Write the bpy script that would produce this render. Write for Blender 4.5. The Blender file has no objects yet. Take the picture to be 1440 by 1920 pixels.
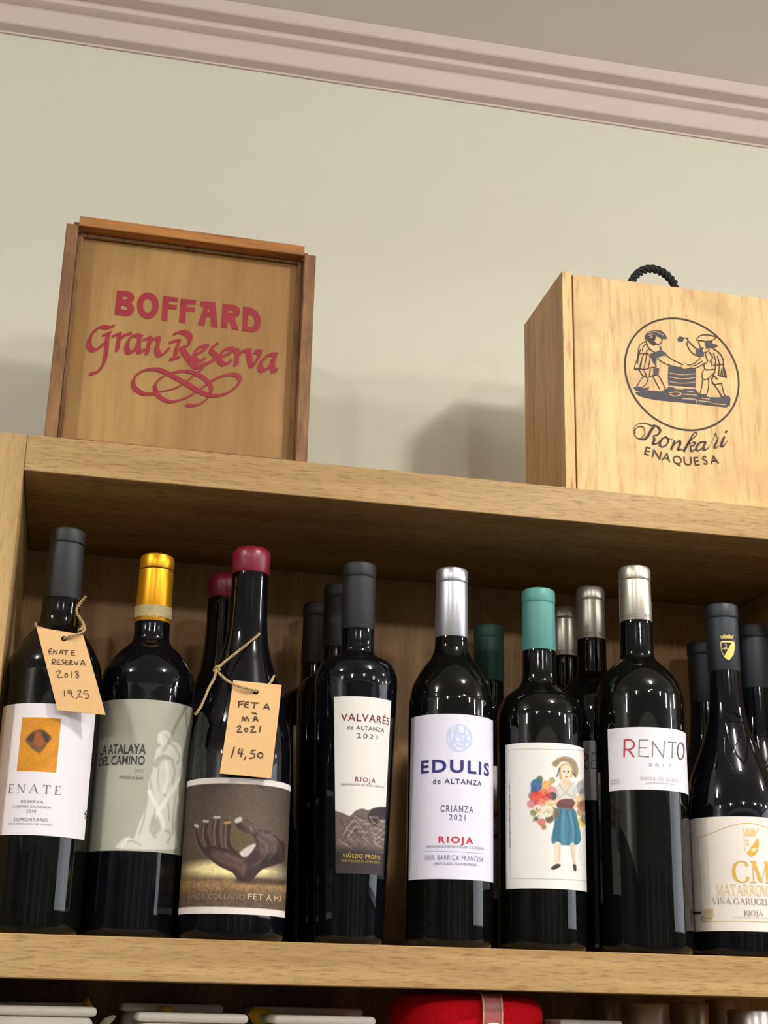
import bpy, bmesh, math, random
import numpy as np
from mathutils import Vector
from mathutils.geometry import tessellate_polygon
SC = bpy.context.scene
COL = SC.collection
random.seed(4)
RNG = np.random.default_rng(7)

# ------------------------------------------------------------------ camera
W, H = 1440, 1920
CF, YAW, PITCH, ROLL = 2685.2, 0.2063, 0.3287, 0.0243
CP = np.array([0.0612, -1.0856, -0.0391])
def _axes():
    ca, sa, cb, sb, cc, sc = math.cos(YAW), math.sin(YAW), math.cos(PITCH), math.sin(PITCH), math.cos(ROLL), math.sin(ROLL)
    f = np.array([sa*cb, ca*cb, sb]); r = np.array([ca, -sa, 0.0]); u = np.cross(r, f)
    return cc*r+sc*u, -sc*r+cc*u, f
AR, AU, AF = _axes()
cam = bpy.data.cameras.new('camera'); co = bpy.data.objects.new('camera', cam); COL.objects.link(co)
cam.sensor_fit = 'VERTICAL'; cam.sensor_height = 36.0; cam.lens = CF/H*36.0; cam.clip_start = 0.02; cam.clip_end = 60
from mathutils import Matrix
co.matrix_world = Matrix(((AR[0], AU[0], -AF[0], CP[0]), (AR[1], AU[1], -AF[1], CP[1]), (AR[2], AU[2], -AF[2], CP[2]), (0, 0, 0, 1)))
SC.camera = co

# ------------------------------------------------------------------ light, exposure
SC.view_settings.view_transform = 'Standard'; SC.view_settings.look = 'None'
SC.view_settings.gamma = 1.0; SC.view_settings.use_curve_mapping = False
SC.view_settings.exposure = 0.0
wd = bpy.data.worlds.new('world'); SC.world = wd; wd.use_nodes = True
wd.node_tree.nodes['Background'].inputs[0].default_value = (0.9, 0.92, 1.0, 1); wd.node_tree.nodes['Background'].inputs[1].default_value = 0.05
CEIL = 0.958
LAMP = (1.0, 0.972, 0.925)
def downlight(x, y, power, rad=0.040):
    """a shallow ceiling lamp: a globe that also throws a wider beam downwards"""
    l = bpy.data.lights.new('ceiling_lamp', 'POINT'); l.shadow_soft_size = rad; l.energy = power*0.70; l.color = LAMP
    o = bpy.data.objects.new('ceiling_lamp', l); o.location = (x, y, CEIL-0.060); COL.objects.link(o)
    a = bpy.data.lights.new('ceiling_lamp_beam', 'AREA'); a.shape = 'DISK'; a.size = rad*2; a.energy = power*0.56; a.color = LAMP; a.spread = math.radians(165)
    o = bpy.data.objects.new('ceiling_lamp_beam', a); o.location = (x, y, CEIL-0.098); COL.objects.link(o)
for x, y, p in ((0.74, -0.70, 14), (-0.80, -0.70, 12.5), (2.2, -0.60, 16), (3.75, -0.60, 16),
                (-0.78, -2.55, 30), (0.76, -2.55, 30), (2.2, -2.4, 30), (3.1, -2.0, 18), (3.95, -1.5, 18), (-2.2, -2.0, 18)):
    downlight(x, y, p)
# cool fill, added high on the unseen right wall to brighten the ceiling
wl = bpy.data.lights.new('window_daylight', 'AREA'); wl.shape = 'RECTANGLE'; wl.size = 0.8; wl.size_y = 2.9; wl.energy = 24; wl.color = (0.80, 0.90, 1.0)
wo = bpy.data.objects.new('window_daylight', wl); wo.location = (4.56, -1.9, 0.50); wo.rotation_euler = (0, math.radians(90), 0); COL.objects.link(wo)

# ------------------------------------------------------------------ pixel helpers: where a point of the photograph lies on a surface of the place
def ray(px, py):
    d = AF + AR*(px-W/2)/CF - AU*(py-H/2)/CF
    return CP, d/np.linalg.norm(d)
def hit_y(px, py, Y):
    o, d = ray(px, py); return o + d*((Y-o[1])/d[1])
def C(x0, y0, s): return lambda x, y: (x0+x/s, y0+y/s)
ID = C(0, 0, 1)
k3 = C(0, 960, 3.789); k4 = C(0, 1300, 3.789); k5 = C(320, 1000, 3.2727); k6 = C(320, 1380, 3.2727)
a1 = C(740, 1040, 3.789); a2 = C(740, 1340, 3.789); a3 = C(1080, 1040, 4); a4 = C(1080, 1340, 4)
ra = C(60, 380, 4.8); rb = C(340, 400, 4.8); r8 = C(340, 640, 4.8); cb1 = C(0, 340, 2); ke = C(1150, 580, 5.3333); kz = C(1260, 1500, 6.4)
t1 = C(80, 1180, 12); t2 = C(410, 1270, 10.667); kc = C(1260, 1100, 6.4)

def lin(c):
    c = np.asarray(c, float)/255.0
    return np.where(c <= 0.04045, c/12.92, ((c+0.055)/1.055)**2.4)
def rgba(c): return tuple(lin(c)) + (1.0,)

def smooth(pts, n=8, closed=False):
    P = np.array(pts, float)
    if len(P) < 3: return P
    Q = np.vstack([P[-1], P, P[0], P[1]]) if closed else np.vstack([2*P[0]-P[1], P, 2*P[-1]-P[-2]])
    out = []
    for i in range(1, len(Q)-2):
        a, b, c, d = Q[i-1], Q[i], Q[i+1], Q[i+2]
        for t in np.linspace(0, 1, n, endpoint=False):
            out.append(.5*((2*b)+(-a+c)*t+(2*a-5*b+4*c-d)*t*t+(-a+3*b-3*c+d)*t**3))
    if not closed: out.append(P[-1])
    return np.array(out)

# ------------------------------------------------------------------ materials
def mat(name):
    m = bpy.data.materials.new(name); m.use_nodes = True
    return m, m.node_tree.nodes, m.node_tree.links, m.node_tree.nodes['Principled BSDF']
def plain(name, c, rough=0.5, metal=0.0, noise=0.0, nscale=60, spec=0.5, bump=0.0, coat=0.0):
    m, n, l, b = mat(name)
    b.inputs['Base Color'].default_value = rgba(c); b.inputs['Roughness'].default_value = rough; b.inputs['Metallic'].default_value = metal
    b.inputs['Specular IOR Level'].default_value = spec; b.inputs['Coat Weight'].default_value = coat
    if noise or bump:
        tc = n.new('ShaderNodeTexCoord'); nz = n.new('ShaderNodeTexNoise'); nz.inputs['Scale'].default_value = nscale; nz.inputs['Detail'].default_value = 5
        l.new(tc.outputs['Object'], nz.inputs['Vector'])
        if noise:
            mx = n.new('ShaderNodeMix'); mx.data_type = 'RGBA'
            mx.inputs['A'].default_value = tuple(np.clip(lin(c)*(1-noise), 0, 1))+(1,); mx.inputs['B'].default_value = tuple(np.clip(lin(c)*(1+noise), 0, 1))+(1,)
            l.new(nz.outputs['Fac'], mx.inputs['Factor']); l.new(mx.outputs['Result'], b.inputs['Base Color'])
        if bump:
            bp = n.new('ShaderNodeBump'); bp.inputs['Strength'].default_value = bump; bp.inputs['Distance'].default_value = 0.002
            l.new(nz.outputs['Fac'], bp.inputs['Height']); l.new(bp.outputs['Normal'], b.inputs['Normal'])
    return m
def wood(name, light, dark, pore, grain, fine, blotch=3.0, rough=0.45, pore_amt=0.72, blotch_amt=0.35, ramp=(0.35, 0.68), stain=None):
    """grain / fine: coordinate scales of the broad grain and of the pores (small along the grain)."""
    m, n, l, b = mat(name)
    tc = n.new('ShaderNodeTexCoord')
    def noise(scale, s, det, rg=0.6):
        mp = n.new('ShaderNodeMapping'); mp.inputs['Scale'].default_value = scale
        l.new(tc.outputs['Object'], mp.inputs['Vector'])
        z = n.new('ShaderNodeTexNoise'); z.inputs['Scale'].default_value = s; z.inputs['Detail'].default_value = det; z.inputs['Roughness'].default_value = rg
        l.new(mp.outputs['Vector'], z.inputs['Vector']); return z
    def rampn(src, p0, p1):
        r = n.new('ShaderNodeMapRange'); r.inputs['From Min'].default_value = p0; r.inputs['From Max'].default_value = p1
        l.new(src, r.inputs['Value']); return r.outputs['Result']
    def mixc(f, A, B, blend='MIX'):
        x = n.new('ShaderNodeMix'); x.data_type = 'RGBA'; x.blend_type = blend
        if isinstance(f, float): x.inputs['Factor'].default_value = f
        else: l.new(f, x.inputs['Factor'])
        for s, v in (('A', A), ('B', B)):
            if isinstance(v, tuple): x.inputs[s].default_value = v
            else: l.new(v, x.inputs[s])
        return x.outputs['Result']
    def mul(v, k):
        x = n.new('ShaderNodeMath'); x.operation = 'MULTIPLY'; l.new(v, x.inputs[0]); x.inputs[1].default_value = k; return x.outputs[0]
    g = rampn(noise(grain, 1.0, 7).outputs['Fac'], *ramp)
    c = mixc(g, rgba(light), rgba(dark))
    p = noise(fine, 1.0, 3, 0.7)
    c = mixc(mul(rampn(p.outputs['Fac'], 0.50, 0.68), pore_amt), c, rgba(pore))
    z = noise((1, 1, 1), blotch, 4)
    c = mixc(mul(rampn(z.outputs['Fac'], 0.45, 0.75), blotch_amt), c, rgba(dark))
    if stain:
        z2 = noise((1, 1, 1), stain[1], 5)
        c = mixc(mul(rampn(z2.outputs['Fac'], 0.52, 0.72), stain[2]), c, rgba(stain[0]))
    l.new(c, b.inputs['Base Color']); b.inputs['Roughness'].default_value = rough; b.inputs['Specular IOR Level'].default_value = 0.25
    bp = n.new('ShaderNodeBump'); bp.inputs['Strength'].default_value = 0.15; bp.inputs['Distance'].default_value = 0.001
    l.new(p.outputs['Fac'], bp.inputs['Height']); l.new(bp.outputs['Normal'], b.inputs['Normal'])
    return m

M = {}
M['wall'] = plain('painted_wall', (215, 213, 196), 0.85, noise=0.02, nscale=30, bump=0.03)
M['white'] = plain('ceiling_paint', (244, 239, 242), 0.85, noise=0.01, nscale=20)
M['cornice'] = plain('cornice_paint', (214, 198, 192), 0.85, noise=0.01, nscale=20)
M['room'] = plain('far_wall_paint', (150, 146, 136), 0.9, noise=0.05, nscale=3)
M['floor'] = plain('floor_tile', (88, 83, 78), 0.5, noise=0.1, nscale=6)
OAK = dict(light=(188, 157, 104), dark=(156, 124, 76), pore=(104, 78, 44))
M['oak_h'] = wood('oak_laminate', grain=(3, 40, 60), fine=(55, 300, 650), blotch=4, blotch_amt=0.2, **OAK)
M['oak_v'] = wood('oak_laminate_upright', grain=(50, 40, 3), fine=(650, 300, 55), blotch=4, blotch_amt=0.2, pore_amt=0.35, **OAK)
M['oak_back'] = wood('oak_laminate_back', (176, 136, 90), (142, 106, 66), (102, 72, 42), (40, 40, 2.5), (500, 300, 40), blotch=5, blotch_amt=0.3, pore_amt=0.4)
M['bof'] = wood('aged_plywood', (172, 136, 80), (148, 110, 62), (118, 86, 46), (22, 20, 3), (160, 100, 9), blotch=9, rough=0.5, pore_amt=0.25, blotch_amt=0.35, stain=((136, 112, 66), 16, 0.45))
M['bof_side'] = wood('aged_frame_wood', (150, 112, 74), (112, 80, 54), (78, 54, 38), (60, 40, 8), (200, 100, 20), blotch=22, rough=0.55, stain=((96, 68, 52), 30, 0.7))
M['bof_top'] = wood('orange_rail_wood', (184, 126, 66), (150, 98, 52), (110, 70, 36), (8, 40, 60), (20, 100, 300), blotch=15, rough=0.5)
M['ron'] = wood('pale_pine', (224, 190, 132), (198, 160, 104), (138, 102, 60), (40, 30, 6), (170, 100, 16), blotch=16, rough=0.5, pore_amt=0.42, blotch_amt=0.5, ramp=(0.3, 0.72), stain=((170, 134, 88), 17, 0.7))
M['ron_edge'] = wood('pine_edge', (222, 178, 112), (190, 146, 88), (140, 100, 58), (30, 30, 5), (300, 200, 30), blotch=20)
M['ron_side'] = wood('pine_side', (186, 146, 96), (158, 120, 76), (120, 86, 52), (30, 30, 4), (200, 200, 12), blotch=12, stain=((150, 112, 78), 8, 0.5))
def glass(name, c, rough=0.012):
    m = plain(name, c, rough, spec=0.36); return m
M['glass'] = glass('dark_bottle_glass', (9, 10, 9))
M['glass_b'] = glass('blue_black_bottle_glass', (9, 10, 14))
def vcol(name, rough=0.55, metal=0.0):
    m, n, l, b = mat(name); a = n.new('ShaderNodeAttribute'); a.attribute_name = 'Col'
    l.new(a.outputs['Color'], b.inputs['Base Color']); b.inputs['Roughness'].default_value = rough; b.inputs['Metallic'].default_value = metal
    b.inputs['Specular IOR Level'].default_value = 0.3
    return m
M['print'] = vcol('printed_paper', 0.6)
M['kraft'] = plain('kraft_card', (214, 172, 116), 0.8, noise=0.08, nscale=900)
M['jute'] = plain('jute_string', (178, 152, 108), 0.9, noise=0.25, nscale=700, bump=0.4)
M['rope'] = plain('black_rope', (26, 28, 32), 0.8, noise=0.3, nscale=500, bump=0.4)

# ------------------------------------------------------------------ object helpers
def link(o, parent=None):
    COL.objects.link(o)
    if parent is not None: o.parent = parent
    return o
def thing(name, label, cat, loc=(0, 0, 0), group=None):
    o = bpy.data.objects.new(name, None); o.location = loc; o.empty_display_size = 0.02
    o['label'] = label; o['category'] = cat
    if group: o['group'] = group
    return link(o)
def tag(o, label, cat, group=None):
    o['label'] = label; o['category'] = cat
    if group: o['group'] = group
    return o
def mesh_obj(name, verts, faces, material, parent=None, smooth_deg=None, mats=None, fmat=None):
    me = bpy.data.meshes.new(name); v = np.asarray(verts, float)
    if parent is not None: v = v - np.array(parent_world(parent))
    me.from_pydata(v.tolist(), [], [list(f) for f in faces]); me.validate()
    for mm in (mats or [material]): me.materials.append(mm)
    if fmat is not None: me.polygons.foreach_set('material_index', fmat)
    if smooth_deg is not None:
        me.polygons.foreach_set('use_smooth', [True]*len(me.polygons)); me.set_sharp_from_angle(angle=math.radians(smooth_deg))
    me.update()
    return link(bpy.data.objects.new(name, me), parent)
def parent_world(p):
    v = Vector((0, 0, 0))
    while p is not None: v += p.location; p = p.parent
    return v
def bm_obj(name, bm, material, parent=None, smooth_deg=None):
    bmesh.ops.recalc_face_normals(bm, faces=bm.faces)
    me = bpy.data.meshes.new(name); pw = parent_world(parent)
    for v in bm.verts: v.co -= pw
    bm.to_mesh(me); bm.free(); me.materials.append(material)
    if smooth_deg is not None:
        me.polygons.foreach_set('use_smooth', [True]*len(me.polygons)); me.set_sharp_from_angle(angle=math.radians(smooth_deg))
    return link(bpy.data.objects.new(name, me), parent)
def add_box(bm, x0, x1, y0, y1, z0, z1, bev=0.0008, seg=1):
    r = bmesh.ops.create_cube(bm, size=1.0); vs = r['verts']
    for v in vs: v.co = Vector((x0+(v.co.x+.5)*(x1-x0), y0+(v.co.y+.5)*(y1-y0), z0+(v.co.z+.5)*(z1-z0)))
    if bev:
        es = list({e for v in vs for e in v.link_edges})
        bmesh.ops.bevel(bm, geom=es, offset=bev, segments=seg, profile=0.5, affect='EDGES')
def box(name, x0, x1, y0, y1, z0, z1, material, parent=None, bev=0.0008, seg=1, deg=None):
    bm = bmesh.new(); add_box(bm, x0, x1, y0, y1, z0, z1, bev, seg); return bm_obj(name, bm, material, parent, deg)
def struct(o): o['kind'] = 'structure'; return o
def lathe(name, prof, cx, cy, material, parent=None, n=72, deg=35, z0=0.0):
    P = np.array(prof, float); V = []; F = []
    for r, z in P:
        for k in range(n):
            a = 2*math.pi*k/n; V.append((cx+r*math.sin(a), cy-r*math.cos(a), z0+z))
    for i in range(len(P)-1):
        for k in range(n):
            F.append((i*n+k, i*n+(k+1) % n, (i+1)*n+(k+1) % n, (i+1)*n+k))
    F.append(tuple(reversed(range(n)))); F.append(tuple((len(P)-1)*n+k for k in range(n)))
    return mesh_obj(name, V, F, material, parent, deg)
def tube(name, pts, rad, material, parent=None, n=10, twist=0.0, strands=1, sm=8):
    P = smooth(pts, sm); bm = bmesh.new()
    T = np.gradient(P, axis=0); T /= np.linalg.norm(T, axis=1)[:, None]+1e-12
    L = np.concatenate([[0], np.cumsum(np.linalg.norm(np.diff(P, axis=0), axis=1))])
    up = np.array([0.3, -0.8, 0.5]); A = up-(T@up)[:, None]*T; A /= np.linalg.norm(A, axis=1)[:, None]+1e-12; B = np.cross(T, A)
    for s in range(strands):
        rings = []
        for i in range(len(P)):
            c = P[i]; r = rad
            if strands > 1:
                ph = twist*L[i]+2*math.pi*s/strands; c = c+rad*0.55*(A[i]*math.cos(ph)+B[i]*math.sin(ph)); r = rad*0.62
            rings.append([bm.verts.new(c+r*(A[i]*math.cos(q)+B[i]*math.sin(q))) for q in np.linspace(0, 2*math.pi, n, endpoint=False)])
        for i in range(len(P)-1):
            for k in range(n): bm.faces.new((rings[i][k], rings[i][(k+1) % n], rings[i+1][(k+1) % n], rings[i+1][k]))
        bm.faces.new(list(reversed(rings[0]))); bm.faces.new(rings[-1])
    return bm_obj(name, bm, material, parent, 60)
def part_of(o, name): return next(c for c in o.children if c.name.split('.')[0] == name)
def copy_tree(o, parent=None):
    c = o.copy(); COL.objects.link(c)
    if parent is not None: c.parent = parent
    for ch in list(o.children): copy_tree(ch, c)
    return c

# ------------------------------------------------------------------ printing on surfaces
class Plane:
    """flat printed face: origin o, axes eu, ev, outward normal n"""
    def __init__(s, o, eu=(1, 0, 0), ev=(0, 0, 1)):
        s.o = np.array(o, float); s.eu = np.array(eu, float); s.ev = np.array(ev, float); s.n = np.cross(s.eu, s.ev); s.curved = False
    def uv(s, px, py):
        o, d = ray(px, py); t = ((s.o-o)@s.n)/(d@s.n); q = o+t*d-s.o; return np.array([q@s.eu, q@s.ev])
    def xyz(s, uv, off):
        uv = np.asarray(uv, float); return s.o+uv[:, :1]*s.eu+uv[:, 1:2]*s.ev+s.n*off
class Cyl:
    """bottle wall: u runs along the circumference to the right, v is the height; radius may taper"""
    def __init__(s, ax, ay, r, k=0.0, z0=0.0):
        s.a = np.array([ax, ay]); s.r = r; s.k = k; s.z0 = z0; s.curved = True
    def rad(s, z): return s.r+s.k*(z-s.z0)
    def uv(s, px, py):
        o, d = ray(px, py); z = 0.12
        for _ in range(6):
            R = s.rad(z); oc = o[:2]-s.a; a = d[:2]@d[:2]; b = oc@d[:2]; c = oc@oc-R*R; D = max(b*b-a*c, 0.0)
            q = o+d*((-b-D**.5)/a); z = q[2]
        return np.array([s.r*math.atan2(q[0]-s.a[0], -(q[1]-s.a[1])), q[2]])
    def xyz(s, uv, off):
        uv = np.asarray(uv, float); th = uv[:, 0]/s.r; R = s.rad(uv[:, 1])+off
        return np.stack([s.a[0]+R*np.sin(th), s.a[1]-R*np.cos(th), uv[:, 1]], 1)

_tc = {}
def text_mesh(body, space=1.0, bold=0.0, shear=0.0):
    key = (body, space, bold, shear)
    if key not in _tc:
        cu = bpy.data.curves.new('lettering', 'FONT'); cu.body = body; cu.size = 1.0; cu.space_character = space; cu.offset = bold; cu.shear = shear; cu.resolution_u = 4
        cu.dimensions = '2D'; cu.fill_mode = 'FRONT'
        ob = bpy.data.objects.new('lettering', cu); COL.objects.link(ob)
        me = bpy.data.meshes.new_from_object(ob.evaluated_get(bpy.context.evaluated_depsgraph_get()))
        v = np.array([x.co[:2] for x in me.vertices]); f = [tuple(p.vertices) for p in me.polygons]
        bpy.data.objects.remove(ob); bpy.data.curves.remove(cu); bpy.data.meshes.remove(me)
        _tc[key] = (v, f)
    v, f = _tc[key]; return v.copy(), f
_capv = text_mesh('H')[0]; CAPH = _capv[:, 1].max()-_capv[:, 1].min()

class Print:
    def __init__(s, surf): s.s = surf; s.V = []; s.F = []; s.Cc = []; s.n = 0; s.layer = 0
    def raw(s, uv, faces, color, off):
        uv = np.asarray(uv, float)
        if len(uv) == 0: return
        s.V.append(s.s.xyz(uv, off)); s.F += [tuple(i+s.n for i in f) for f in faces]
        c = np.asarray(color, float)
        if c.ndim == 1: c = np.tile(lin(c), (len(uv), 1))
        s.Cc.append(c); s.n += len(uv)
    def flat(s, uv, faces, color, off=None):
        """add flat faces in uv, cut so that they follow the curve of the bottle"""
        uv = np.asarray(uv, float)
        if off is None: s.layer += 1; off = 0.00034+0.000004*s.layer
        if s.s.curved and len(uv) and uv[:, 0].max()-uv[:, 0].min() > 0.0025:
            bm = bmesh.new(); vs = [bm.verts.new((p[0], p[1], 0)) for p in uv]
            for f in faces:
                try: bm.faces.new([vs[i] for i in f])
                except ValueError: pass
            x = math.floor(uv[:, 0].min()/0.0025)*0.0025
            while x < uv[:, 0].max():
                bmesh.ops.bisect_plane(bm, geom=bm.verts[:]+bm.edges[:]+bm.faces[:], dist=1e-7, plane_co=(x, 0, 0), plane_no=(1, 0, 0)); x += 0.0025
            bm.verts.index_update(); uv = np.array([v.co[:2] for v in bm.verts]); faces = [tuple(v.index for v in f.verts) for f in bm.faces]; bm.free()
        s.raw(uv, faces, color, off)
    def P(s, K, pts): return np.array([s.s.uv(*K(*p)) for p in pts])
    def poly(s, K, loops, color, sm=0, off=None):
        if not isinstance(loops[0][0], (tuple, list)): loops = [loops]
        L = [s.P(K, l) for l in loops]
        if sm: L = [smooth(l, sm, True) for l in L]
        s.poly_uv(L, color, off)
    def poly_uv(s, L, color, off=None):
        tri = tessellate_polygon([[Vector((p[0], p[1], 0)) for p in l] for l in L])
        s.flat(np.vstack(L), [tuple(t) for t in tri], color, off)
    def line(s, K, pts, w, color, sm=6, closed=False):
        """w: width in the crop's units (single or per point)"""
        P = np.array(pts, float); ws = np.full(len(P), w, float) if np.isscalar(w) else np.array(w, float)
        Q = smooth(np.column_stack([P, ws]), sm, closed) if len(P) > 2 and sm else np.column_stack([P, ws])
        if closed: Q = np.vstack([Q, Q[:1]])
        T = np.gradient(Q[:, :2], axis=0); T /= np.linalg.norm(T, axis=1)[:, None]+1e-9; N = np.column_stack([-T[:, 1], T[:, 0]])
        a = Q[:, :2]+N*Q[:, 2:]/2; b = Q[:, :2]-N*Q[:, 2:]/2
        if not closed:
            e = Q[0, 2]*.3; a[0] -= T[0]*e; b[0] -= T[0]*e; e = Q[-1, 2]*.3; a[-1] += T[-1]*e; b[-1] += T[-1]*e
        n = len(Q); s.flat(s.P(K, np.vstack([a, b])), [(i, i+1, n+i+1, n+i) for i in range(n-1)], color)
    def nib(s, K, pts, w, color, ang=40, sm=8, thin=0.14):
        """broad pen: flat nib of width w held at ang degrees"""
        Q = smooth(pts, sm); d = np.array([math.cos(math.radians(ang)), -math.sin(math.radians(ang))])*w/2
        e = np.array([-d[1], d[0]])*thin
        n = len(Q); T = np.gradient(Q, axis=0); sg = np.sign(T[:, 0]*d[1]-T[:, 1]*d[0]); sg[sg == 0] = 1
        s.flat(s.P(K, np.vstack([Q+d, Q-d])), [(i, i+1, n+i+1, n+i) for i in range(n-1)], color)
        s.line(K, Q, w*thin*1.4, color, sm=0)
    def dots(s, K, c, rx, ry, color, n=20):
        s.poly(K, [(c[0]+rx*math.cos(t), c[1]+ry*math.sin(t)) for t in np.linspace(0, 2*math.pi, n, endpoint=False)], color)
    def text(s, K, body, p0, p1, h, color, space=1.0, bold=0.0, shear=0.0):
        """baseline from p0 to p1, capital height h (crop units)"""
        v, f = text_mesh(body, space, bold, shear)
        A, B = s.P(K, [p0, p1]); U = s.P(K, [((p0[0]+p1[0])/2, (p0[1]+p1[1])/2-h), ((p0[0]+p1[0])/2, (p0[1]+p1[1])/2)])
        hh = U[0][1]-U[1][1]; base = (A[1]+B[1])/2; x0, x1 = v[:, 0].min(), v[:, 0].max()
        uv = np.column_stack([A[0]+(v[:, 0]-x0)/(x1-x0)*(B[0]-A[0]), base+v[:, 1]/CAPH*hh])
        s.flat(uv, f, color)
    def glyph(s, ch, c, h, ang, color, bold=0.0, xs=1.0):
        v, f = text_mesh(ch, 1.0, bold); v = v-np.array([(v[:, 0].min()+v[:, 0].max())/2, CAPH/2]); v *= h/CAPH; v[:, 0] *= xs
        ca, sa = math.cos(ang), math.sin(ang); s.flat(np.column_stack([c[0]+v[:, 0]*ca-v[:, 1]*sa, c[1]+v[:, 0]*sa+v[:, 1]*ca]), f, color)
    def serif(s, K, body, p0, p1, h, color, weight=0.15, thin=0.06, gap=0.22, ser=0.16):
        """capitals with serifs, drawn from thick and thin strokes"""
        A, B = s.P(K, [p0, p1]); mx = ((p0[0]+p1[0])/2, (p0[1]+p1[1])/2); U = s.P(K, [(mx[0], mx[1]-h), mx]); hh = U[0][1]-U[1][1]; base = (A[1]+B[1])/2
        adv = [SERIF[c][0] if c in SERIF else 0.5 for c in body]; tot = sum(adv)+gap*(len(body)-1); kx = (B[0]-A[0])/tot; x = 0.0
        quads = []
        for c, a in zip(body, adv):
            if c in SERIF:
                for pts, wt, s0, s1 in SERIF[c][1]:
                    Q = smooth(pts, 6) if len(pts) > 2 else np.array(pts, float)
                    w = (weight if wt == 1 else thin if wt == 0 else wt)
                    T = np.gradient(Q, axis=0); T /= np.linalg.norm(T, axis=1)[:, None]+1e-9
                    if wt == 2: ww = thin+(weight-thin)*np.abs(T[:, 1])**1.5
                    else: ww = np.full(len(Q), w)
                    hv = np.column_stack([np.where(np.abs(T[:, 1]) > 0.3, 1.0, 0.0), np.where(np.abs(T[:, 1]) > 0.3, 0.0, 1.0)])
                    if wt == 2: hv = np.column_stack([-T[:, 1], T[:, 0]])
                    a_ = Q+hv*ww[:, None]/2; b_ = Q-hv*ww[:, None]/2; n = len(Q)
                    quads.append((np.vstack([a_, b_])+[x, 0], [(i, i+1, n+i+1, n+i) for i in range(n-1)]))
                    for e, q in ((s0, Q[0]), (s1, Q[-1])):
                        if e: quads.append((np.array([(q[0]-ser, q[1]-thin/2), (q[0]+ser, q[1]-thin/2), (q[0]+ser, q[1]+thin/2), (q[0]-ser, q[1]+thin/2)])+[x, 0], [(0, 1, 2, 3)]))
            x += a+gap
        for q, f in quads:
            s.flat(np.column_stack([A[0]+q[:, 0]*kx, base+q[:, 1]*hh]), f, color)
    def canvas(s, u0, u1, v0, v1, step, base):
        return Canvas(s, u0, u1, v0, v1, step, base)
    def build(s, name, parent, material=None, two=False):
        V = np.vstack(s.V); o = mesh_obj_cols(name, V, s.F, np.vstack(s.Cc), material or M['print'], parent)
        return o
def mesh_obj_cols(name, V, F, Cc, material, parent):
    me = bpy.data.meshes.new(name); me.from_pydata((V-np.array(parent_world(parent))).tolist(), [], F)
    ca = me.color_attributes.new('Col', 'FLOAT_COLOR', 'POINT')
    ca.data.foreach_set('color', np.column_stack([Cc, np.ones(len(Cc))]).astype(np.float32).ravel())
    me.materials.append(material); me.update()
    return link(bpy.data.objects.new(name, me), parent)
_o = [((0, 0)), ]
SERIF = {
 'A': (0.95, [(((0.06, 0), (0.46, 1)), 0, 1, 0), (((0.46, 1), (0.88, 0)), 1, 0, 1), (((0.2, 0.36), (0.72, 0.36)), 0, 0, 0)]),
 'C': (0.85, [(((0.82, 0.78), (0.7, 0.95), (0.45, 1), (0.15, 0.85), (0.05, 0.5), (0.15, 0.15), (0.45, 0), (0.7, 0.05), (0.84, 0.25)), 2, 0, 0)]),
 'E': (0.66, [(((0.14, 0), (0.14, 1)), 1, 1, 1), (((0.1, 0.98), (0.6, 0.98)), 0, 0, 0), (((0.6, 1), (0.6, 0.8)), 0, 0, 0), (((0.1, 0.52), (0.48, 0.52)), 0, 0, 0), (((0.1, 0.02), (0.62, 0.02)), 0, 0, 0), (((0.62, 0), (0.62, 0.2)), 0, 0, 0)]),
 'G': (0.92, [(((0.82, 0.78), (0.7, 0.95), (0.45, 1), (0.15, 0.85), (0.05, 0.5), (0.15, 0.15), (0.45, 0), (0.72, 0.06), (0.8, 0.12)), 2, 0, 0), (((0.8, 0.4), (0.8, 0.06)), 1, 1, 0)]),
 'I': (0.3, [(((0.15, 0), (0.15, 1)), 1, 1, 1)]),
 'J': (0.45, [(((0.3, 1), (0.3, 0.2), (0.22, -0.05), (0.04, -0.1)), 1, 1, 0)]),
 'L': (0.62, [(((0.14, 0), (0.14, 1)), 1, 1, 1), (((0.1, 0.02), (0.6, 0.02)), 0, 0, 0), (((0.6, 0), (0.6, 0.25)), 0, 0, 0)]),
 'M': (1.1, [(((0.12, 0), (0.16, 1)), 0, 1, 1), (((0.16, 1), (0.54, 0.02)), 1, 0, 0), (((0.54, 0.02), (0.92, 1)), 0, 0, 0), (((0.92, 1), (0.96, 0)), 1, 1, 1)]),
 'N': (0.9, [(((0.12, 0), (0.12, 1)), 0, 1, 1), (((0.12, 1), (0.78, 0)), 1, 0, 0), (((0.78, 0), (0.78, 1)), 0, 0, 1)]),
 'O': (0.98, [(((0.49, 1), (0.2, 0.9), (0.06, 0.5), (0.2, 0.1), (0.49, 0), (0.78, 0.1), (0.92, 0.5), (0.78, 0.9), (0.49, 1)), 2, 0, 0)]),
 'R': (0.85, [(((0.14, 0), (0.14, 1)), 1, 1, 1), (((0.14, 0.98), (0.45, 0.97), (0.62, 0.76), (0.45, 0.53), (0.14, 0.52)), 2, 0, 0), (((0.38, 0.52), (0.8, 0)), 1, 0, 1)]),
 'T': (0.82, [(((0.41, 0), (0.41, 1)), 1, 1, 0), (((0.04, 0.98), (0.78, 0.98)), 0, 0, 0), (((0.05, 1), (0.05, 0.78)), 0, 0, 0), (((0.77, 1), (0.77, 0.78)), 0, 0, 0)]),
 'U': (0.9, [(((0.14, 1), (0.14, 0.3), (0.25, 0.04), (0.48, 0), (0.68, 0.06), (0.77, 0.3), (0.77, 1)), 2, 1, 1)]),
 'V': (0.92, [(((0.06, 1), (0.48, 0)), 1, 1, 0), (((0.48, 0), (0.88, 1)), 0, 0, 1)]),
}
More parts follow.
